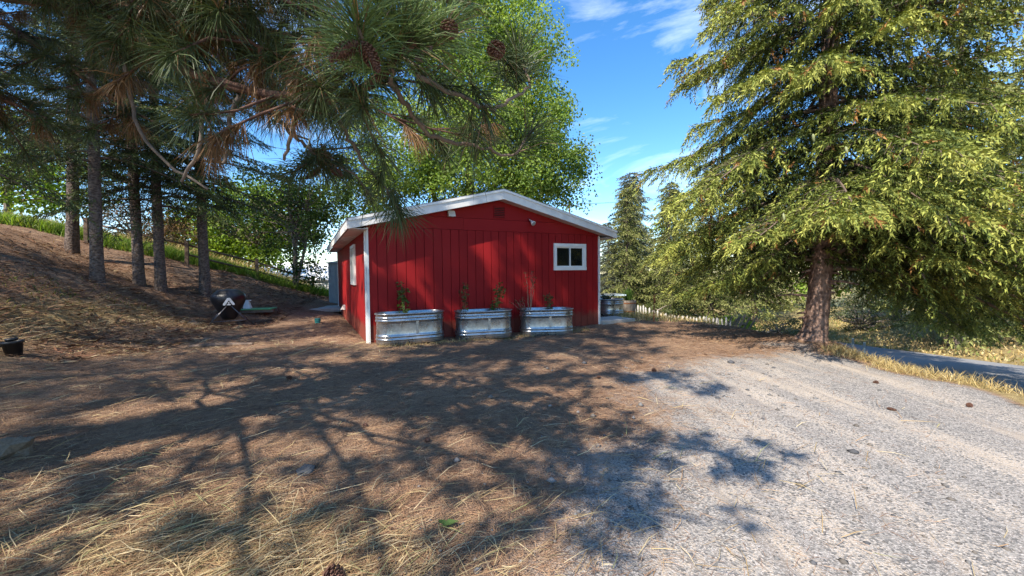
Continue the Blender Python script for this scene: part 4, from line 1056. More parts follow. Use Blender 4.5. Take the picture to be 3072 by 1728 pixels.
def tuft_mesh(T, nn, width, length, seed, spread=1.15, seg=2, grav=.35, cols=None):
    r = rng(seed); n = len(T)
    P = np.array([t[0] for t in T]); D = np.array([t[1] for t in T]); S = np.array([t[2] for t in T]); K = np.array([t[3] for t in T])
    e1, e2 = basis(D, r)
    a = r.uniform(0, 6.28, (n, nn)); th = np.abs(r.normal(.75, .38, (n, nn))).clip(.05, 1.9) * spread
    dead = (K == 1)[:, None]
    root = P[:, None] - D[:, None] * (r.uniform(0, .16, (n, nn)) * S[:, None])[..., None]
    d = D[:, None] * np.cos(th)[..., None] + (e1[:, None] * np.cos(a)[..., None] + e2[:, None] * np.sin(a)[..., None]) * np.sin(th)[..., None]
    d = nrm(d + np.array([0, 0, -1.0]) * np.where(dead, 1.1, .12)[..., None] + r.normal(0, .06, d.shape))
    L = length * S[:, None] * r.uniform(.7, 1.1, (n, nn)); g = grav * np.where(dead, 1.2, 1.0)
    p1 = root + d * (L * .5)[..., None]; d2 = nrm(d + np.array([0, 0, -1.0]) * (g * r.uniform(.5, 1.3, (n, nn)))[..., None]); p2 = p1 + d2 * (L * .5)[..., None]
    sd = nrm(np.cross(d, r.normal(0, 1, d.shape))) * width
    if seg == 1:
        V = np.stack([root - sd * .5, root + sd * .5, (p1 + p2) / 2 + d2 * (L * .2)[..., None]], 2).reshape(-1, 3)
        C = np.array([.080, .100, .036]) * r.uniform(.6, 1.35, (n, nn, 1))
        return V, np.arange(n * nn * 3).reshape(-1, 3), np.repeat(C.reshape(-1, 3), 3, 0)
    V = np.stack([root - sd * .5, root + sd * .5, p1 - sd * .45, p1 + sd * .45, p2], 2).reshape(-1, 3)
    i = np.arange(n * nn)[:, None] * 5
    F = np.concatenate([i + np.array([[0, 1, 3]]), i + np.array([[0, 3, 2]]), i + np.array([[2, 3, 4]])])
    live = np.array([.062, .085, .030]); lush = np.array([.125, .180, .055]); de = np.array([.20, .105, .045])
    C = np.where((K == 2)[:, None, None], lush, np.where(dead[..., None], de, live)) * r.uniform(.6, 1.35, (n, nn, 1)) * r.uniform(.8, 1.15, (n, 1, 1))
    brown = (r.uniform(0, 1, (n, nn, 1)) < .06); C = np.where(brown, np.array([.17, .10, .05]), C)
    return V, F, np.repeat(C.reshape(-1, 3), 5, 0)
lush = [t for t in tufts if t[3] == 2]; rest = [t for t in tufts if t[3] != 2]
print('near tufts', len(tufts))
V1, F1, C1 = tuft_mesh(lush, 260, .0030, .26, 1)
V2, F2, C2 = tuft_mesh(rest, 115, .0036, .24, 2)
obj('needles', new_mesh('needles', loc(np.vstack([V1, V2])), np.vstack([F1, F2 + len(V1)]), MAT['needle'], np.vstack([C1, C2])), pine)
# buds (orange tips) at the lush shoots
bud_m = plain('pine_bud', (.38, .16, .05), .6)
for t in lush[:5]:
    Q = Quads(); Q.tube(loc(np.array([t[0] - t[1] * .02, t[0] + t[1] * .03, t[0] + t[1] * .07])), [.006, .007, .002], 6); obj('bud', Q.mesh('bud', bud_m), pine)
# upper crown: boughs and tufts above and beside the frame; they cast the dappled shade
r = rng(202); UT = []; Q = Quads()
def in_view(p):
    v = np.asarray(p) - np.array([0, 0, CAM_H])
    if v[1] < .15: return False
    return abs(v[0] / v[1]) < 1.42 and -.7 < (v[2] / v[1]) < .74
nb = 98
for k in range(nb):
    h = 3.2 + 14.0 * (k / nb) ** 1.2; a = k * 2.39996 + r.normal(0, .3)
    Rr = (4.6 * (1 - (h / 19.5)) ** .75) * r.uniform(.7, 1.08)
    ad = math.atan2(math.sin(a + .35), math.cos(a + .35))
    if h < 7.5: Rr *= 1 - .12 * math.exp(-(ad / .6) ** 2)
    u = np.linspace(0, 1, 9); pts = np.stack([PX + .2 + Rr * u * math.cos(a), PY + Rr * u * math.sin(a), h + Rr * (.10 * u - .22 * u ** 2 + .12 * u ** 4)], 1) + r.normal(0, .05, (9, 3))
    Q.tube(loc(pts), np.linspace(.04, .010, 9) * (1 - h / 30), 5)
    m = int(2 + Rr * 3.1 + (15 if h > 8 else 0))
    for j in range(m):
        u0 = r.uniform(.22, 1.0); i = int(min(u0 * 8, 7)); p0 = pts[i] + (pts[i + 1] - pts[i]) * (u0 * 8 - i)
        d = nrm(np.array([math.cos(a), math.sin(a), 0]) * .6 + r.normal(0, .8, 3) * np.array([1, 1, .5])); p1 = p0 + d * r.uniform(.25, .8)
        if in_view(p1) or in_view(p0): continue
        Q.tube(loc(np.array([p0, p1])), [.010, .006], 3)
        for w in range(r.integers(1, 4)): UT.append((p1 + r.normal(0, .10, 3) * (w > 0), nrm(d + r.normal(0, .5, 3)), r.uniform(.9, 1.4), 0))
for p in [[(-4.9, 1.5, 4.2), (-2.5, 1.0, 4.1), (-.9, .75, 3.7), (.30, .55, 3.35)], [(-4.9, 1.4, 4.0), (-3.0, .5, 4.0), (-1.6, -.1, 3.8), (-.75, -.35, 3.55)], [(-4.9, 1.6, 5.0), (-2.8, 1.9, 5.1), (-1.0, 2.0, 4.8), (.35, 1.9, 4.5)],
          [(-4.9, 1.2, 4.6), (-3.6, -.5, 4.6), (-2.6, -1.8, 4.3), (-2.1, -2.5, 4.1)], [(-4.9, 1.2, 3.9), (-4.0, .2, 3.8), (-3.2, -.7, 3.5), (-2.7, -1.2, 3.3)], [(-5.0, 1.2, 4.4), (-5.4, -.4, 4.3), (-5.5, -1.8, 4.0), (-5.4, -2.6, 3.8)], [(-5.1, 1.4, 4.0), (-6.4, .6, 3.9), (-7.4, .0, 3.6), (-8.0, -.4, 3.4)]]:
    q = smooth_path(p, 20); Q.tube(loc(q), np.linspace(.035, .009, 20), 6)
    big = p[-1][0] > -1.0
    for j in range(30 if big else 17):
        u0 = (r.uniform(.35, 1.0) if not big or j % 2 else r.uniform(.78, 1.0)) if j else 1.0; i = int(u0 * 18); d = nrm(nrm(q[i + 1] - q[i]) * .7 + r.normal(0, .8, 3) * np.array([1, 1, .4])); p1 = q[i] + d * r.uniform(.12, .55)
        if in_view(p1): continue
        Q.tube(loc(np.array([q[i], p1])), [.010, .006], 3)
        for w in range(2): UT.append((p1 + r.normal(0, .08, 3) * (w > 0), nrm(d + r.normal(0, .5, 3)), r.uniform(.9, 1.25), 0))
print('upper tufts', len(UT))
V, F, C = tuft_mesh(UT, 46, .0125, .26, 3, seg=1)
obj('upper_crown', new_mesh('upper_crown', loc(V), F, MAT['needle'], C), pine); obj('upper_limbs', Q.mesh('upper_limbs', MAT['bark_pine']), pine)

# ---------- pine cones
def cone_mesh(Ln, Rd, seed, n=90, open_=.5):
    r = rng(seed); V = []; F = []
    core = MB().lathe([(Rd * .2, 0), (Rd * .62, Ln * .2), (Rd * .66, Ln * .45), (Rd * .4, Ln * .8), (.002, Ln)], 8)
    V = list(np.concatenate(core.V)); F = list(core.F)
    for k in range(n):
        u = (k + .5) / n; z = Ln * (.03 + .93 * u); a = k * 2.39996
        rr = Rd * (math.sin(math.pi * (.12 + .85 * u ** .85))) ** .8
        rad = np.array([math.cos(a), math.sin(a), 0]); tan = np.array([-math.sin(a), math.cos(a), 0]); w = Rd * .30 * (1.1 - .5 * u)
        c = rad * rr * .5 + np.array([0, 0, z]); tip = rad * rr * (1.0 + .1 * open_) + np.array([0, 0, z + Rd * .35 * (1 - open_ * .6)])
        i = len(V); th = Rd * .10
        V += [c - tan * w * .6, c + tan * w * .6, tip + tan * w, tip - tan * w, tip + rad * th + np.array([0, 0, -th])]
        F += [(i, i + 1, i + 2, i + 3), (i + 3, i + 2, i + 4), (i, i + 3, i + 4), (i + 1, i + 4, i + 2)]
    return new_mesh('cone', np.array(V), F, MAT['cone'])
c_closed = cone_mesh(.115, .025, 1, 110, .1); c_open = cone_mesh(.10, .045, 2, 70, .9)
for p, d, m, sc in [((-.435, 1.19, 2.09), (-.75, -.1, -.55), c_closed, .85), ((-.425, 1.19, 2.09), (.48, -.1, -.85), c_closed, .9), ((-.055, 1.70, 2.36), (.05, -.45, -.9), c_open, .75), ((-.20, 1.38, 2.25), (.1, -.5, -.8), c_open, .6),
                   ((-1.08, 2.32, 2.03), (-.6, -.3, -.6), c_closed, .9), ((-1.02, 2.32, 2.03), (.7, -.3, -.5), c_closed, .85)]:
    obj('cone', m, pine, loc(p), Vector(d).to_track_quat('Z', 'Y').to_euler(), sc)

CONES = [(-2.99, 5.43, 'dark fallen pine cone in the shade left of the tanks'), (3.94, 4.22, 'reddish fallen pine cone alone on the open gravel'), (-.93, 1.93, 'large fallen pine cone at the bottom edge in straw'),
         (2.02, 5.85, 'fallen pine cone in a light patch right of the shed shade'), (1.18, 5.4, 'dark fallen pine cone in the shade below the shed window'), (4.95, 4.35, 'fallen pine cone on gravel near the road bank'),
         (4.75, 5.2, 'fallen pine cone nearest the dry grass of the bank'), (3.35, 7.05, 'fallen pine cone in needles left of the spruce trunk'), (-1.42, 3.85, 'small fallen pine cone in shade in front of the middle tank'), (-.74, 3.45, 'small fallen pine cone on lit needles at mid foreground')]
r = rng(303)
for i, (x, y, lab) in enumerate(CONES):
    o = obj('pine_cone', c_open if i % 3 != 1 else c_closed, None, (x, y, hz(x, y) + .022), (math.pi / 2 + r.normal(0, .2), r.normal(0, .2), r.uniform(0, 6.28)), [.75, .7, 1.1, .7, .65, .55, .6, .6, .5, .5][i])
    tag(o, lab, 'pine cone', 'fallen pine cones')

# ------------------------------------------------------------------ grill
gx_, gy_ = -8.15, 11.6
gz_ = hz(gx_, gy_)
gr = thing('grill', 'black covered kettle grill on splayed thin legs', 'grill', (gx_, gy_, gz_), .62)
prof = [(.02, .165), (.14, .17), (.19, .20), (.235, .29), (.30, .42), (.37, .55), (.43, .65), (.462, .74), (.462, .82), (.43, .89), (.375, .935), (.345, .955), (.31, 1.0), (.18, 1.03), (.02, 1.02)]
m = MB().lathe(prof, 48); V = np.concatenate(m.V); r = rng(8)
a = np.arctan2(V[:, 1], V[:, 0]); k = 1 + (.03 * (fbm(a * 2.2 + 9, V[:, 2] * 5, 3, 3) - .5)) + .025 * (fbm(a * 5 + 4, V[:, 2] * 9, 8, 3) - .5) + .012 * np.sin(3 * a + 1)
V[:, :2] *= k[:, None] * .92; V[:, 2] += .03 * (fbm(V[:, 0] * 6 + 5, V[:, 1] * 6 + 5, 4) - .5)
obj('cover', new_mesh('cover', V, m.F, MAT['cover'], smooth=True), gr)
for sx in (-1, 1):
    for sy in (-1, 1):
        MB().tube([(sx * .06, sy * .40, .56), (sx * .27, sy * .35, .30), (sx * .53, sy * .36, 0.0)], [.013, .014, .014], 8).obj('leg', MAT['legmetal'], gr, smooth=True)
    MB().tube([(sx * .40, -.36, .15), (sx * .40, .36, .15)], [.009, .009], 6).obj('brace', MAT['legmetal'], gr)
MB().tube([(-.40, -.36, .15), (.40, -.36, .15)], [.007, .007], 6).obj('brace', MAT['legmetal'], gr)
bd = MB().prism([(-.135, .60), (-.085, .60), (0, .735), (.085, .60), (.135, .60), (.135, .635), (.035, .80), (-.035, .80), (-.135, .635)], -.475, -.455).obj('badge', MAT['badge'], gr)
MB().prism([(-.05, .60), (.05, .60), (.045, .625), (.0, .64), (-.045, .625)], -.475, -.455).obj('badge_mark', MAT['badge'], bd)
MB().tube([(0, -.476, .665), (0, -.455, .665)], [.020, .020], 10).obj('badge_mark', MAT['badge'], bd)

# ------------------------------------------------------------------ small yard things
def rock_mesh(seed, sub=2, mat='stone', flat=.6):
    import bmesh
    bm = bmesh.new(); bmesh.ops.create_icosphere(bm, subdivisions=sub, radius=1); r = rng(seed); ph = r.uniform(0, 6.28, 9); dirs = rand_dirs(r, 9)
    for v in bm.verts:
        p = np.array(v.co); k = 1 + sum(.09 * math.sin(3.2 * (p @ dirs[i]) * (1 + i * .3) + ph[i]) for i in range(9)); q = p * k
        for i in range(4):
            e = q @ dirs[i] - .72
            if e > 0: q = q - dirs[i] * e * .8
        v.co = Vector((q[0], q[1], q[2] * flat))
    me = bpy.data.meshes.new('rock'); bm.to_mesh(me); bm.free(); me.materials.append(MAT[mat]); return me
for i, (x, y, s, mt, fl, lab) in enumerate([(-4.06, 3.2, .14, 'stone', .75, 'tan angular rock at the lower left edge'), (-8.65, 10.9, .17, 'stone', .6, 'pale rounded stone left of the grill'), (-9.0, 12.4, .15, 'stone', .5, 'low stone behind the grill on its left'),
       (-1.55, 2.95, .075, 'bluestone', .35, 'flat grey stone lying in straw in the lower left'), (-8.3, 10.5, .10, 'stone', .5, 'small stone in front of the pale rounded stone'), (-6.6, 8.7, .09, 'stone', .6, 'small tan stone in the striped shade'),
       (4.3, 2.55, .05, 'bluestone', .5, 'grey stone on the gravel at lower right'), (-7.55, 11.15, .10, 'stone', .55, 'stone between the feet of the grill')]):
    tag(obj('rock', rock_mesh(500 + i, 3 if s > .15 else 2, mt, fl), None, (x, y, hz(x, y) + s * .2), (0, 0, i * 1.1), s), lab, 'rock', 'loose rocks in the yard')
x, y = -6.72, 5.42
b = thing('bucket', 'small black plastic pot on the slope at the left edge', 'pot', (x, y, hz(x, y) - .01), .3); b.rotation_euler = (.05, -.06, .3); b.scale = (.85, .85, .95)
MB().lathe([(.085, 0), (.115, .19), (.128, .19), (.130, .225), (.118, .228), (.108, .2), (.08, .03)], 22, True).obj('body', MAT['black'], b, smooth=True)
MB().lathe([(.06, .228), (.075, .25), (.07, .265), (.02, .27)], 18).obj('lid', MAT['black'], b, smooth=True)
MB().tube([(-.13, 0, .17), (-.24, .03, .17), (-.36, .02, .12)], [.02, .018, .016], 8).obj('handle', MAT['black'], b)
x, y = -5.75, 11.9
b = thing('pipe_cap', 'small turquoise capped pipe beside the left wall of the shed', 'pipe', (x, y, hz(x, y) - .02))
MB().lathe([(.075, 0), (.075, .10), (.07, .105)], 16).obj('pipe', MAT['turq'], b); MB().lathe([(.085, .085), (.085, .15), (.07, .165), (.0, .168)], 16).obj('cap', MAT['turq'], b)
x, y = -8.25, 13.0
b = thing('green_board', 'flat green plastic board on planks behind the grill', 'board', (x, y, hz(x, y)), .25)
MB().box((0, 0, .10), (1.05, .6, .035)).obj('panel', MAT['green'], b, bevel=.01); MB().box((0, -.2, .04), (1.1, .1, .08)).obj('plank', MAT['oldwood'], b); MB().box((0, .2, .04), (1.1, .1, .08)).obj('plank', MAT['oldwood'], b)
b = thing('white_stand', 'white plastic stand on the green board behind the grill', 'stand', (x - .28, y, hz(x, y) + .118), .25)
MB().add([(-.11, -.1, 0), (.11, -.1, 0), (.11, .1, 0), (-.11, .1, 0), (-.05, -.04, .24), (.05, -.04, .24), (.05, .04, .24), (-.05, .04, .24)], [(0, 3, 2, 1), (4, 5, 6, 7), (0, 1, 5, 4), (1, 2, 6, 5), (2, 3, 7, 6), (3, 0, 4, 7)]).obj('post', MAT['white'], b)
MB().box((0, 0, .255), (.20, .10, .03)).obj('top', MAT['white'], b)
tag(MB().tube([(-6.35, 7.9, hz(-6.35, 7.9) + .02), (-5.8, 8.0, hz(-5.8, 8.0) + .03), (-5.2, 8.05, hz(-5.2, 8.05) + .02)], [.035, .045, .03], 8).obj('fallen_branch', MAT['twig']), 'dark fallen branch lying flat in the striped shade', 'branch')
# fallen green leaf
V, F = leaf_arrays(np.array([(-.42, 2.28, hz(-.42, 2.28) + .03), (-.40, 2.28, hz(-.4, 2.28) + .03)]), nrm(np.array([(1, .3, .25), (-.6, .6, .2)])), nrm(np.array([(.1, 0, 1.0), (0, .2, 1)])), np.array([.10, .07]), np.array([.06, .05]), None)
tag(obj('fallen_leaf', new_mesh('fallen_leaf', V, F, MAT['leaf'], np.tile(np.array([[.10, .17, .05]]), (8, 1)))), 'green leaf lying on the needles at the bottom centre', 'leaf')
# concrete slabs
cpt = shed_pt(SW + .65, .35)
o = MB().box((0, 0, 0), (1.2, .9, .12)).obj('concrete_pad', MAT['concrete'], None, bevel=.01, loc=(cpt[0], cpt[1], hz(*cpt) + .015), rot=(0, 0, SHED_RZ)); o['kind'] = 'structure'
o = MB().box((0, 0, 0), (2.0, 1.6, .14)).obj('concrete_walk', MAT['concrete'], None, bevel=.01, loc=(-7.35, 15.6, .13), rot=(0, 0, SHED_RZ)); o['kind'] = 'structure'

# wooden barrel, cold frame, stake right of the shed
x, y = 4.3, 15.0
b = thing('barrel_planter', 'weathered wooden half barrel behind the round tank', 'barrel', (x, y, hz(x, y)))
ns = 16
for k in range(ns):
    a0 = 2 * math.pi * k / ns; a1 = 2 * math.pi * (k + .93) / ns; V = []
    for z, rr in ((0, .25), (.25, .295), (.5, .30)):
        for rr2 in (rr, rr - .03):
            V += [(rr2 * math.cos(a0), rr2 * math.sin(a0), z), (rr2 * math.cos(a1), rr2 * math.sin(a1), z)]
    MB().add(V, [(0, 1, 5, 4), (4, 5, 9, 8), (3, 2, 6, 7), (7, 6, 10, 11), (8, 9, 11, 10), (0, 4, 6, 2), (4, 8, 10, 6), (1, 3, 7, 5), (5, 7, 11, 9), (0, 2, 3, 1)]).obj('stave', MAT['oldwood'], b)
for z, rr in ((.10, .272), (.40, .302)): MB().lathe([(rr, z - .02), (rr + .006, z - .018), (rr + .008, z + .02), (rr + .002, z + .022)], 24, False).obj('hoop', MAT['rust'], b)
MB().lathe([(.27, .42), (.26, .44), (.0, .45)], 16, False).obj('soil', MAT['soil'], b)
r = rng(12); n = 120; P = np.tile(np.array([[x, y, hz(x, y) + .44]]), (n, 1)) + r.normal(0, .06, (n, 3)) * np.array([1, 1, 0])
D = nrm(np.array([0, 0, 1.0]) + r.normal(0, .25, (n, 3))); V, F = leaf_arrays(P, D, rand_dirs(r, n), r.uniform(.25, .6, n), np.full(n, .02), r)
tag(obj('reed_grass', new_mesh('reed_grass', V, F, MAT['leaf'], np.repeat(np.array([[.10, .18, .04]]) * r.uniform(.7, 1.2, (n, 1)), 4, 0))), 'upright green grass growing in the wooden half barrel', 'plant')
b = thing('cold_frame', 'pale blue cold frame lid behind the round tank', 'cold frame', (3.15, 14.9, hz(3.15, 14.9)), .25)
MB().prism([(-.9, 0), (.9, 0), (.9, .55), (-.9, .72)], -.35, .35).obj('box', MAT['oldwood'], b)
for c, d in [((0, -.37, .68), (1.9, .06, .05)), ((0, .37, .68), (1.9, .06, .05)), ((-.92, 0, .68), (.06, .68, .05)), ((.92, 0, .68), (.06, .68, .05))]: MB().box(c, d).obj('lid_frame', MAT['coldframe'], b)
MB().box((0, 0, .70), (1.78, .68, .01)).obj('pane', MAT['lens'], b)
x, y = 4.07, 11.6
b = thing('metal_stake', 'rusty steel stake standing right of the shed', 'stake', (x, y, hz(x, y) - .1)); b.rotation_euler = (0, .02, .4)
MB().box((0, 0, .43), (.035, .006, .86)).obj('blade', MAT['rust'], b); MB().box((0, .012, .43), (.006, .020, .86)).obj('rib', MAT['rust'], b); MB().box((0, -.02, .70), (.05, .02, .14)).obj('plate', MAT['rust'], b)

# picket fences
def picket_fence(label, pts, n, h, w, lean, mat, seed, wires=(.25, .75), zoff=0):
    r = rng(seed); p = smooth_path(pts, n); f = thing('picket_fence', label, 'fence', tuple(p[0]))
    me_p = MB().prism([(-w / 2, -.15), (w / 2, -.15), (w / 2, h - .05), (0, h), (-w / 2, h - .05)], -.008, .008).mesh('picket', MAT[mat])
    base = p[0]
    for q in p:
        z = hz(q[0], q[1]) + zoff
        o = obj('picket', me_p, f, (q[0] - base[0], q[1] - base[1], z - base[2]), (lean[0] + r.normal(0, .05), lean[1] + r.normal(0, .06), r.normal(0, .1) + lean[2]), (1, 1, r.uniform(.9, 1.06)))
    for wz in wires:
        Q = Quads(); Q.tube(np.array([(q[0] - base[0] + lean[1] * h * wz, q[1] - base[1] + .012, hz(q[0], q[1]) + zoff - base[2] + h * wz) for q in p]), .004, 4); obj('wire', Q.mesh('wire', MAT['legmetal']), f)
    return f
picket_fence('white picket fence running down the bank right of the shed', [(4.75, 16.3, -.3), (5.6, 15.6, -.3), (6.6, 14.5, -.4), (7.35, 13.6, -.5)], 34, .52, .055, (0, 0, -.6), 'picket', 1, zoff=-.02)
picket_fence('leaning grey picket fence left of the spruce trunk', [(6.75, 12.9, -.3), (6.95, 12.0, -.3), (7.25, 11.0, -.4), (7.6, 10.2, -.5)], 17, .72, .05, (.15, .42, -.3), 'oldwood', 2, zoff=.0)

# rail fence on the left crest
rf = thing('rail_fence', 'brown wooden post and rail fence along the grassy crest', 'fence', (-13.0, 16.2, hz(-13, 16.2)))
PO = [(-15.6, 14.9, .9), (-12.75, 15.9, .98), (-11.35, 18.0, .92), (-10.0, 20.3, .9)]
bz = np.array([-13.0, 16.2, hz(-13, 16.2)]); tops = []
for x, y, h in PO:
    z = hz(x, y); MB().box((0, 0, h / 2 - .15), (.12, .12, h + .3)).obj('post', MAT['brownwood'], rf, bevel=.01, loc=np.array((x, y, z)) - bz, rot=(.02, .03, .4)); tops.append(np.array((x, y, z)) - bz + np.array([0, 0, h]))
for i in range(3):
    for dz in ((-.16, -.55) if i else (-.16,)):
        MB().tube(np.array([tops[i] + [0, 0, dz], (tops[i] + tops[i + 1]) / 2 + [0, 0, dz - .02], tops[i + 1] + [0, 0, dz]]), [.035, .04, .035], 8).obj('rail', MAT['brownwood'], rf, smooth=True)

# ------------------------------------------------------------------ background buildings
b = thing('metal_shed', 'blue grey ribbed metal shed behind the far left corner of the red shed', 'shed', (-7.0, 18.4, .2), SHED_RZ - .2)
MB().box((0, 0, .85), (2.2, 1.6, 1.76)).obj('wall', MAT['bluemetal'], b)
for k in range(12): MB().box((-1.05 + k * .19, -.812, .85), (.05, .02, 1.74)).obj('rib', MAT['bluemetal'], b)
for k in range(9): MB().box((-1.112, -.72 + k * .18, .85), (.02, .05, 1.74)).obj('rib', MAT['bluemetal'], b)
MB().prism([(-1.2, 1.74), (1.2, 1.74), (1.2, 1.78), (0, 1.95), (-1.2, 1.78)], -.88, .88).obj('roof', MAT['bluemetal'], b)
b = thing('white_house', 'low white roofed house beyond the crest behind the grill', 'house', (-16.2, 31, -.6), .08)
hw = MB().box((0, 0, .85), (13, 5.5, 1.75)).obj('wall', MAT['greywall'], b)
MB().prism([(-2.9, 1.70), (2.9, 1.70), (2.9, 1.76), (0, 3.0), (-2.9, 1.76)], -6.7, 6.7).obj('roof', MAT['whiteroof'], b, rot=(0, 0, math.pi / 2))
for k in range(4):
    w = MB().box((-4.5 + k * 3.0, -2.765, 1.1), (1.0, .03, .8)).obj('window', MAT['white'], b); MB().box((-4.5 + k * 3.0, -2.785, 1.1), (.86, .02, .66)).obj('pane', MAT['glass'], w)
b = thing('turquoise_shed', 'small turquoise hut left of the white roofed house', 'hut', (-19.6, 27.5, hz(-19.6, 27.5)), .1)
MB().box((0, 0, 1.1), (1.6, 1.6, 2.3)).obj('wall', MAT['turq'], b); MB().prism([(-1, 2.2), (1, 2.2), (0, 2.7)], -1, 1).obj('roof', MAT['whiteroof'], b)
b = thing('railing', 'white porch railing in front of the white roofed house', 'railing', (-11.6, 26.5, hz(-11.6, 26.5)), .08)
for z in (.25, .95): MB().box((0, 0, z), (4.0, .06, .06)).obj('rail', MAT['white'], b)
bmz = MB().box((0, 0, .6), (.04, .035, .66)).mesh('baluster', MAT['white'])
for k in range(26): obj('baluster', bmz, b, (-1.95 + k * .156, 0, 0))
for k in (-2.0, 0, 2.0): MB().box((k, 0, .5), (.09, .09, 1.1)).obj('post', MAT['white'], b)

# utility pole
up_ = thing('utility_pole', 'utility pole with crossarm showing above the right roof slope', 'utility pole', (6.9, 48, -1.6))
MB().tube([(0, 0, 0), (0, 0, 11.6)], [.16, .10], 10).obj('pole', MAT['pole'], up_, smooth=True)
MB().box((0, -.12, 10.9), (2.0, .1, .13), .25).obj('crossarm', MAT['pole'], up_)
for k in (-.85, -.4, .4, .85): MB().lathe([(.03, 10.96), (.05, 11.0), (.05, 11.08), (.02, 11.12)], 8).obj('insulator', MAT['legmetal'], up_, loc=(k, -.12, 0))
for j, k in enumerate((-.85, .85)):
    u = np.linspace(0, 1, 20); P = np.stack([k + 26 * u, -.12 - 6 * u, 11.1 + 2.2 * u - 1.0 * (1 - (2 * u - 1) ** 2) * .8], 1)
    Q = Quads(); Q.tube(P, .013, 4); obj('wire', Q.mesh('wire', MAT['black']), up_)
# roadside marker posts
for i, (x, y) in enumerate([(8.25, 9.75), (8.42, 9.62)]):
    t = thing('marker_post', ['left one of two small blue roadside markers right of the spruce trunk', 'right one of two small blue roadside markers right of the spruce trunk'][i], 'marker', (x, y, hz(x, y)), 0, 'roadside marker posts')
    MB().box((0, 0, .32), (.05, .012, .68)).obj('blade', MAT['white'], t); MB().box((0, -.009, .58), (.045, .006, .12)).obj('reflector', MAT['bluemetal'], t)

# ------------------------------------------------------------------ ground litter (uncountable)
def strips(P, D, ln, wd, lift, r, arch=.06):
    n = len(P); s = nrm(np.cross(D, np.array([0, 0, 1.0]) + r.normal(0, .4, (n, 3)))) * wd[:, None]
    mid = P + D * ln[:, None] * .5 + np.array([0, 0, 1.0]) * (ln * arch)[:, None] + r.normal(0, .04, (n, 3)) * np.array([1, 1, 0]) * ln[:, None]; end = P + D * ln[:, None] + np.array([0, 0, 1.0]) * (ln * lift)[:, None]
    V = np.stack([P - s * .5, P + s * .5, mid - s * .5, mid + s * .5, end], 1).reshape(-1, 3); i = np.arange(n)[:, None] * 5
    F = np.concatenate([i + np.array([[0, 1, 3]]), i + np.array([[0, 3, 2]]), i + np.array([[2, 3, 4]])]); return V, F
r = rng(404)
# pine needle litter and straw over the duff
n = 90000
y = 1.55 * np.exp(r.uniform(0, 1, n) * 2.3); x = r.uniform(-1.42, 1.1, n) * y
g = gravel_mask(x, y); keep = r.uniform(0, 1, n) > g * .95
ss = (x - SX) * SA[0] + (y - SY) * SA[1]; tt = (x - SX) * SB[0] + (y - SY) * SB[1]; keep &= ~((tt > -.02) & (ss > -.02))
x, y = x[keep], y[keep]; n = len(x); P = np.stack([x, y, H(x, y) + .004 + .016 * r.uniform(0, 1, n)], 1)
az = r.uniform(0, 6.28, n); az = np.where(r.uniform(0, 1, n) < .25, r.normal(.45, .5, n), az)
D = np.stack([np.cos(az), np.sin(az), r.normal(0, .06, n)], 1); sc = (.7 + .22 * y)
V, F = strips(P, D, r.uniform(.04, .13, n) * np.minimum(sc, 2.2), .0015 * sc, r.uniform(-.02, .05, n), r, .03)
pal = np.array([(.46, .29, .165), (.37, .215, .125), (.27, .155, .095), (.54, .40, .25), (.17, .10, .066)])
C = pal[r.choice(5, n, p=[.25, .3, .22, .10, .13])] * r.uniform(.75, 1.2, (n, 1))
o = obj('needle_litter', new_mesh('needle_litter', V, F, MAT['straw'], np.repeat(C, 5, 0))); tag(o, 'fallen brown pine needles scattered over the ground', 'needles', kind='stuff')
n = 15000; y = r.uniform(5.5, 19, n); x = -6.0 - np.abs(r.normal(0, 4.2, n)) - .1 * (y - 6); k = (x > -1.5 * y) & (x < np.interp(y, [5, 10, 12, 17], [-6, -7.2, -7.0, -8.2])); x, y = x[k], y[k]; n = len(x)
P = np.stack([x, y, H(x, y) + .01 + .02 * r.uniform(0, 1, n)], 1); az = r.uniform(0, 6.28, n); D = nrm(np.stack([np.cos(az), np.sin(az), r.normal(0, .15, n)], 1))
V, F = strips(P, D, r.gamma(2.0, .06, n) + .05, r.uniform(.010, .030, n), r.uniform(-.1, .12, n), r, .05)
pal = np.array([(.20, .10, .06), (.10, .055, .038), (.30, .19, .11), (.15, .085, .055), (.36, .26, .15)]); C = pal[r.choice(5, n, p=[.3, .27, .15, .2, .08])] * r.uniform(.7, 1.2, (n, 1))
tag(obj('slope_litter', new_mesh('slope_litter', V, F, MAT['straw'], np.repeat(C, 5, 0))), 'bark chips and needle clumps on the left slope', 'litter', kind='stuff')
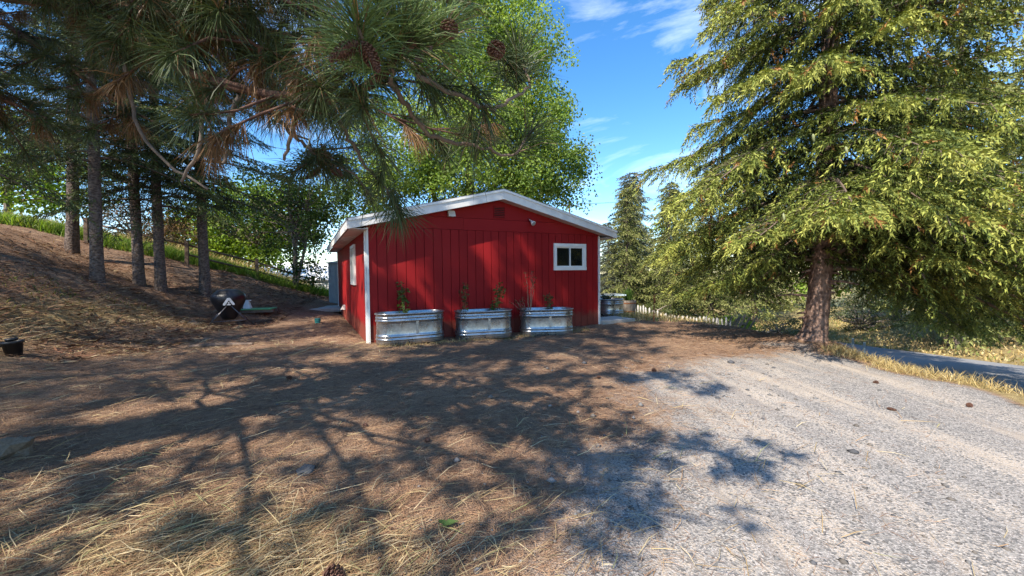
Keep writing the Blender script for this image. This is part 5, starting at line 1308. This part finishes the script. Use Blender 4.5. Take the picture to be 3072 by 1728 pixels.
# long pale straw in the lower left and along the slope foot
def straw(nn, cxy, sxy, seed, az0, lo, hi, up=.12):
    r = rng(seed); x = r.normal(cxy[0], sxy[0], nn); y = r.normal(cxy[1], sxy[1], nn); y = np.maximum(y, 1.3)
    P = np.stack([x, y, H(x, y) + r.uniform(.0, .035, nn)], 1); az = np.where(r.uniform(0, 1, nn) < .55, r.normal(az0, .45, nn), r.uniform(0, 6.28, nn))
    D = nrm(np.stack([np.cos(az), np.sin(az), np.abs(r.normal(0, up, nn))], 1)); dist = np.maximum(y, 1.5)
    return P, D, r.uniform(lo, hi, nn), .0020 + .0009 * dist, r
S = [((-1.7, 2.10), (.9, .30), 2300, .5), ((-2.9, 2.7), (.7, .35), 500, .5), ((-.8, 1.85), (.5, .15), 500, .7), ((-5.2, 4.4), (1.2, 1.0), 350, .6), ((-7.6, 7.3), (1.0, 1.4), 1100, .9), ((-8.6, 9.8), (.7, 1.0), 900, 1.2), ((-3.6, 4.6), (1.3, .9), 200, .4), ((0.4, 2.6), (.9, .7), 160, .6), ((-3.4, 7.6), (1.2, .6), 300, .4), ((1.5, 3.5), (1.5, 1.2), 120, .6)]
VV = []; FF = []; CC = []; off = 0
for i, (c, s, nn, az0) in enumerate(S):
    P, D, ln, wd, rr = straw(nn, c, s, 600 + i, az0, .05, .30)
    V, F = strips(P, D, ln, wd, rr.uniform(-.08, .10, nn), rr, rr.normal(.03, .05, nn))
    VV.append(V); FF.append(F + off); off += len(V); pal = np.array([(.46, .36, .19), (.38, .27, .135), (.54, .44, .27), (.30, .19, .10), (.30, .30, .13)])
    CC.append(np.repeat(pal[rr.choice(5, nn, p=[.32, .25, .2, .18, .05])] * rr.uniform(.7, 1.15, (nn, 1)), 5, 0))
tag(obj('straw_litter', new_mesh('straw_litter', np.vstack(VV), np.vstack(FF), MAT['straw'], np.vstack(CC))), 'pale dry straw lying in swathes in the foreground and on the slope foot', 'straw', kind='stuff')
# standing grass: bank edge (dry), crest (green), lower yard
def standing(name, label, x, y, lo, hi, w, pal, seed, dens=1.0, spread=.35):
    r = rng(seed); n = len(x); P = np.stack([x, y, H(x, y) - .01], 1); D = nrm(np.array([0, 0, 1.0]) + r.normal(0, spread, (n, 3)) * np.array([1, 1, .2])); ln = r.uniform(lo, hi, n)
    s = nrm(np.cross(D, rand_dirs(r, n))) * (w * r.uniform(.7, 1.3, n))[:, None]; b = nrm(np.stack([r.normal(0, 1, n), r.normal(0, 1, n), r.normal(-.3, .3, n)], 1)) * (ln * .28)[:, None]
    mid = P + D * ln[:, None] * .55; end = P + D * ln[:, None] + b
    V = np.stack([P - s * .5, P + s * .5, mid - s * .4, mid + s * .4, end], 1).reshape(-1, 3); i = np.arange(n)[:, None] * 5
    F = np.concatenate([i + np.array([[0, 1, 3]]), i + np.array([[0, 3, 2]]), i + np.array([[2, 3, 4]])])
    C = np.array(pal)[r.integers(0, len(pal), n)] * r.uniform(.7, 1.2, (n, 1))
    return tag(obj(name, new_mesh(name, V, F, MAT['straw'] if pal[0][0] > .2 else MAT['leaf'], np.repeat(C, 5, 0))), label, 'grass', kind='stuff')
DRY = [(.50, .38, .16), (.42, .30, .12), (.58, .47, .24), (.34, .27, .11)]; GRN = [(.18, .29, .04), (.23, .35, .06), (.13, .21, .03), (.28, .33, .08)]
n = 5200; y = r.uniform(2.2, 7.4, n); x = bank_x(y) + r.normal(-.02, .14, n) + .1 * r.normal(0, 1, n) * (r.uniform(0, 1, n) < .3); cl = fbm(y * 2.1, x * 2, 31) > .45; x, y = x[cl], y[cl]
standing('bank_grass', 'dry yellow grass along the edge of the drive above the road', x, y, .04, .20, .006, DRY, 1, spread=.5)
n = 16000; x = r.uniform(-22, -8.8, n); y = np.interp(x, [-22, -17, -14, -12.6, -11.3, -10, -8.5], [13.6, 14.6, 15.6, 16.6, 17.8, 19.3, 21]) + np.abs(r.normal(0, 1.5, n)) - .15
standing('crest_grass', 'tall bright green grass along the crest of the slope', x, y, .22, .62, .028, GRN, 2)
n = 9000; x = r.uniform(-24, -11, n); y = np.interp(x, [-24, -17, -14, -12.6, -11.3], [13.6, 14.6, 15.6, 16.6, 17.8]) + 2.4 + np.abs(r.normal(0, 2.0, n))
standing('meadow_grass', 'tall tan dry grass beyond the green crest', x, y, .4, .9, .03, DRY, 3)
n = 16000; x = r.uniform(12.9, 24, n); y = r.uniform(5, 24, n)
standing('verge_grass', 'mown dry grass verge across the road', x, y, .05, .20, .035, DRY + [(.22, .26, .08)], 4, spread=.6)
n = 9000; x = r.uniform(2.9, 9.0, n); y = r.uniform(11.6, 20, n); k = (x > 3.2 + .0 * y) & (((x - SX) * SA[0] + (y - SY) * SA[1]) > SW + .1); x, y = x[k], y[k]
standing('yard_grass', 'patchy dry and green grass around the picket fences', x, y, .05, .26, .014, DRY + [(.20, .25, .07)], 5, spread=.5)
n = 1500; s = r.uniform(.1, 5.2, n); t = -.72 + r.normal(0, .10, n); x = SX + SA[0] * s + SB[0] * t; y = SY + SA[1] * s + SB[1] * t
standing('tank_grass', 'dry grass tufts at the feet of the tanks', x, y, .03, .13, .005, DRY, 6, spread=.6)
n = 900; y = r.uniform(5.5, 10.5, n); x = np.interp(y, [5.5, 8, 10.5], [-8.8, -9.6, -9.2]) + r.normal(0, .35, n); k = fbm(x * 1.5, y * 1.5, 77) > .5; x, y = x[k], y[k]
standing('slope_weeds', 'green weeds at the foot of the needle slope', x, y, .04, .16, .016, [(.10, .14, .035), (.15, .17, .06), (.20, .18, .08)], 7, spread=.6)
# loose gravel stones
n = 9000; y = 1.5 * np.exp(r.uniform(0, 1, n) * 1.6); x = r.uniform(-.6, 1.35, n) * y
g = gravel_mask(x, y); trk_ = fbm(x * 1.5 - y * .35, y * .25, 91); k = (r.uniform(0, 1, n) < g * .9 + .04) & (trk_ > .43); x, y = x[k], y[k]; n = len(x)
sz = r.gamma(2.0, .0026, n) * (.8 + .22 * y) + .002; ico = np.array([(0, 0, 1), (.9, 0, .1), (.28, .85, 0), (-.72, .53, .1), (-.72, -.53, -.1), (.28, -.85, .1), (0, 0, -.8)])
tri = np.array([(0, 1, 2), (0, 2, 3), (0, 3, 4), (0, 4, 5), (0, 5, 1), (6, 2, 1), (6, 3, 2), (6, 4, 3), (6, 5, 4), (6, 1, 5)])
az = r.uniform(0, 6.28, n); ca, sa = np.cos(az)[:, None], np.sin(az)[:, None]; T = ico[None] * r.uniform(.7, 1.3, (n, 7, 1)); T = np.stack([T[..., 0] * ca - T[..., 1] * sa, T[..., 0] * sa + T[..., 1] * ca, T[..., 2] * .6], -1) * sz[:, None, None]
V = (np.stack([x, y, H(x, y) + sz * .25], 1)[:, None] + T).reshape(-1, 3); F = (np.arange(n)[:, None, None] * 7 + tri[None]).reshape(-1, 3)
C = np.array([(.09, .09, .095), (.15, .145, .14), (.22, .205, .19), (.13, .115, .10)])[r.integers(0, 4, n)] * r.uniform(.8, 1.2, (n, 1))
tag(obj('loose_gravel', new_mesh('loose_gravel', V, F, MAT['stonebits'], np.repeat(C, 7, 0))), 'loose grey stones scattered on the drive', 'gravel', kind='stuff')
tot = sum(len(o.data.polygons) * (2 if len(o.data.polygons) and len(o.data.polygons[0].vertices) == 4 else 1) for o in bpy.data.objects if o.type == 'MESH')
print('triangles about', tot)
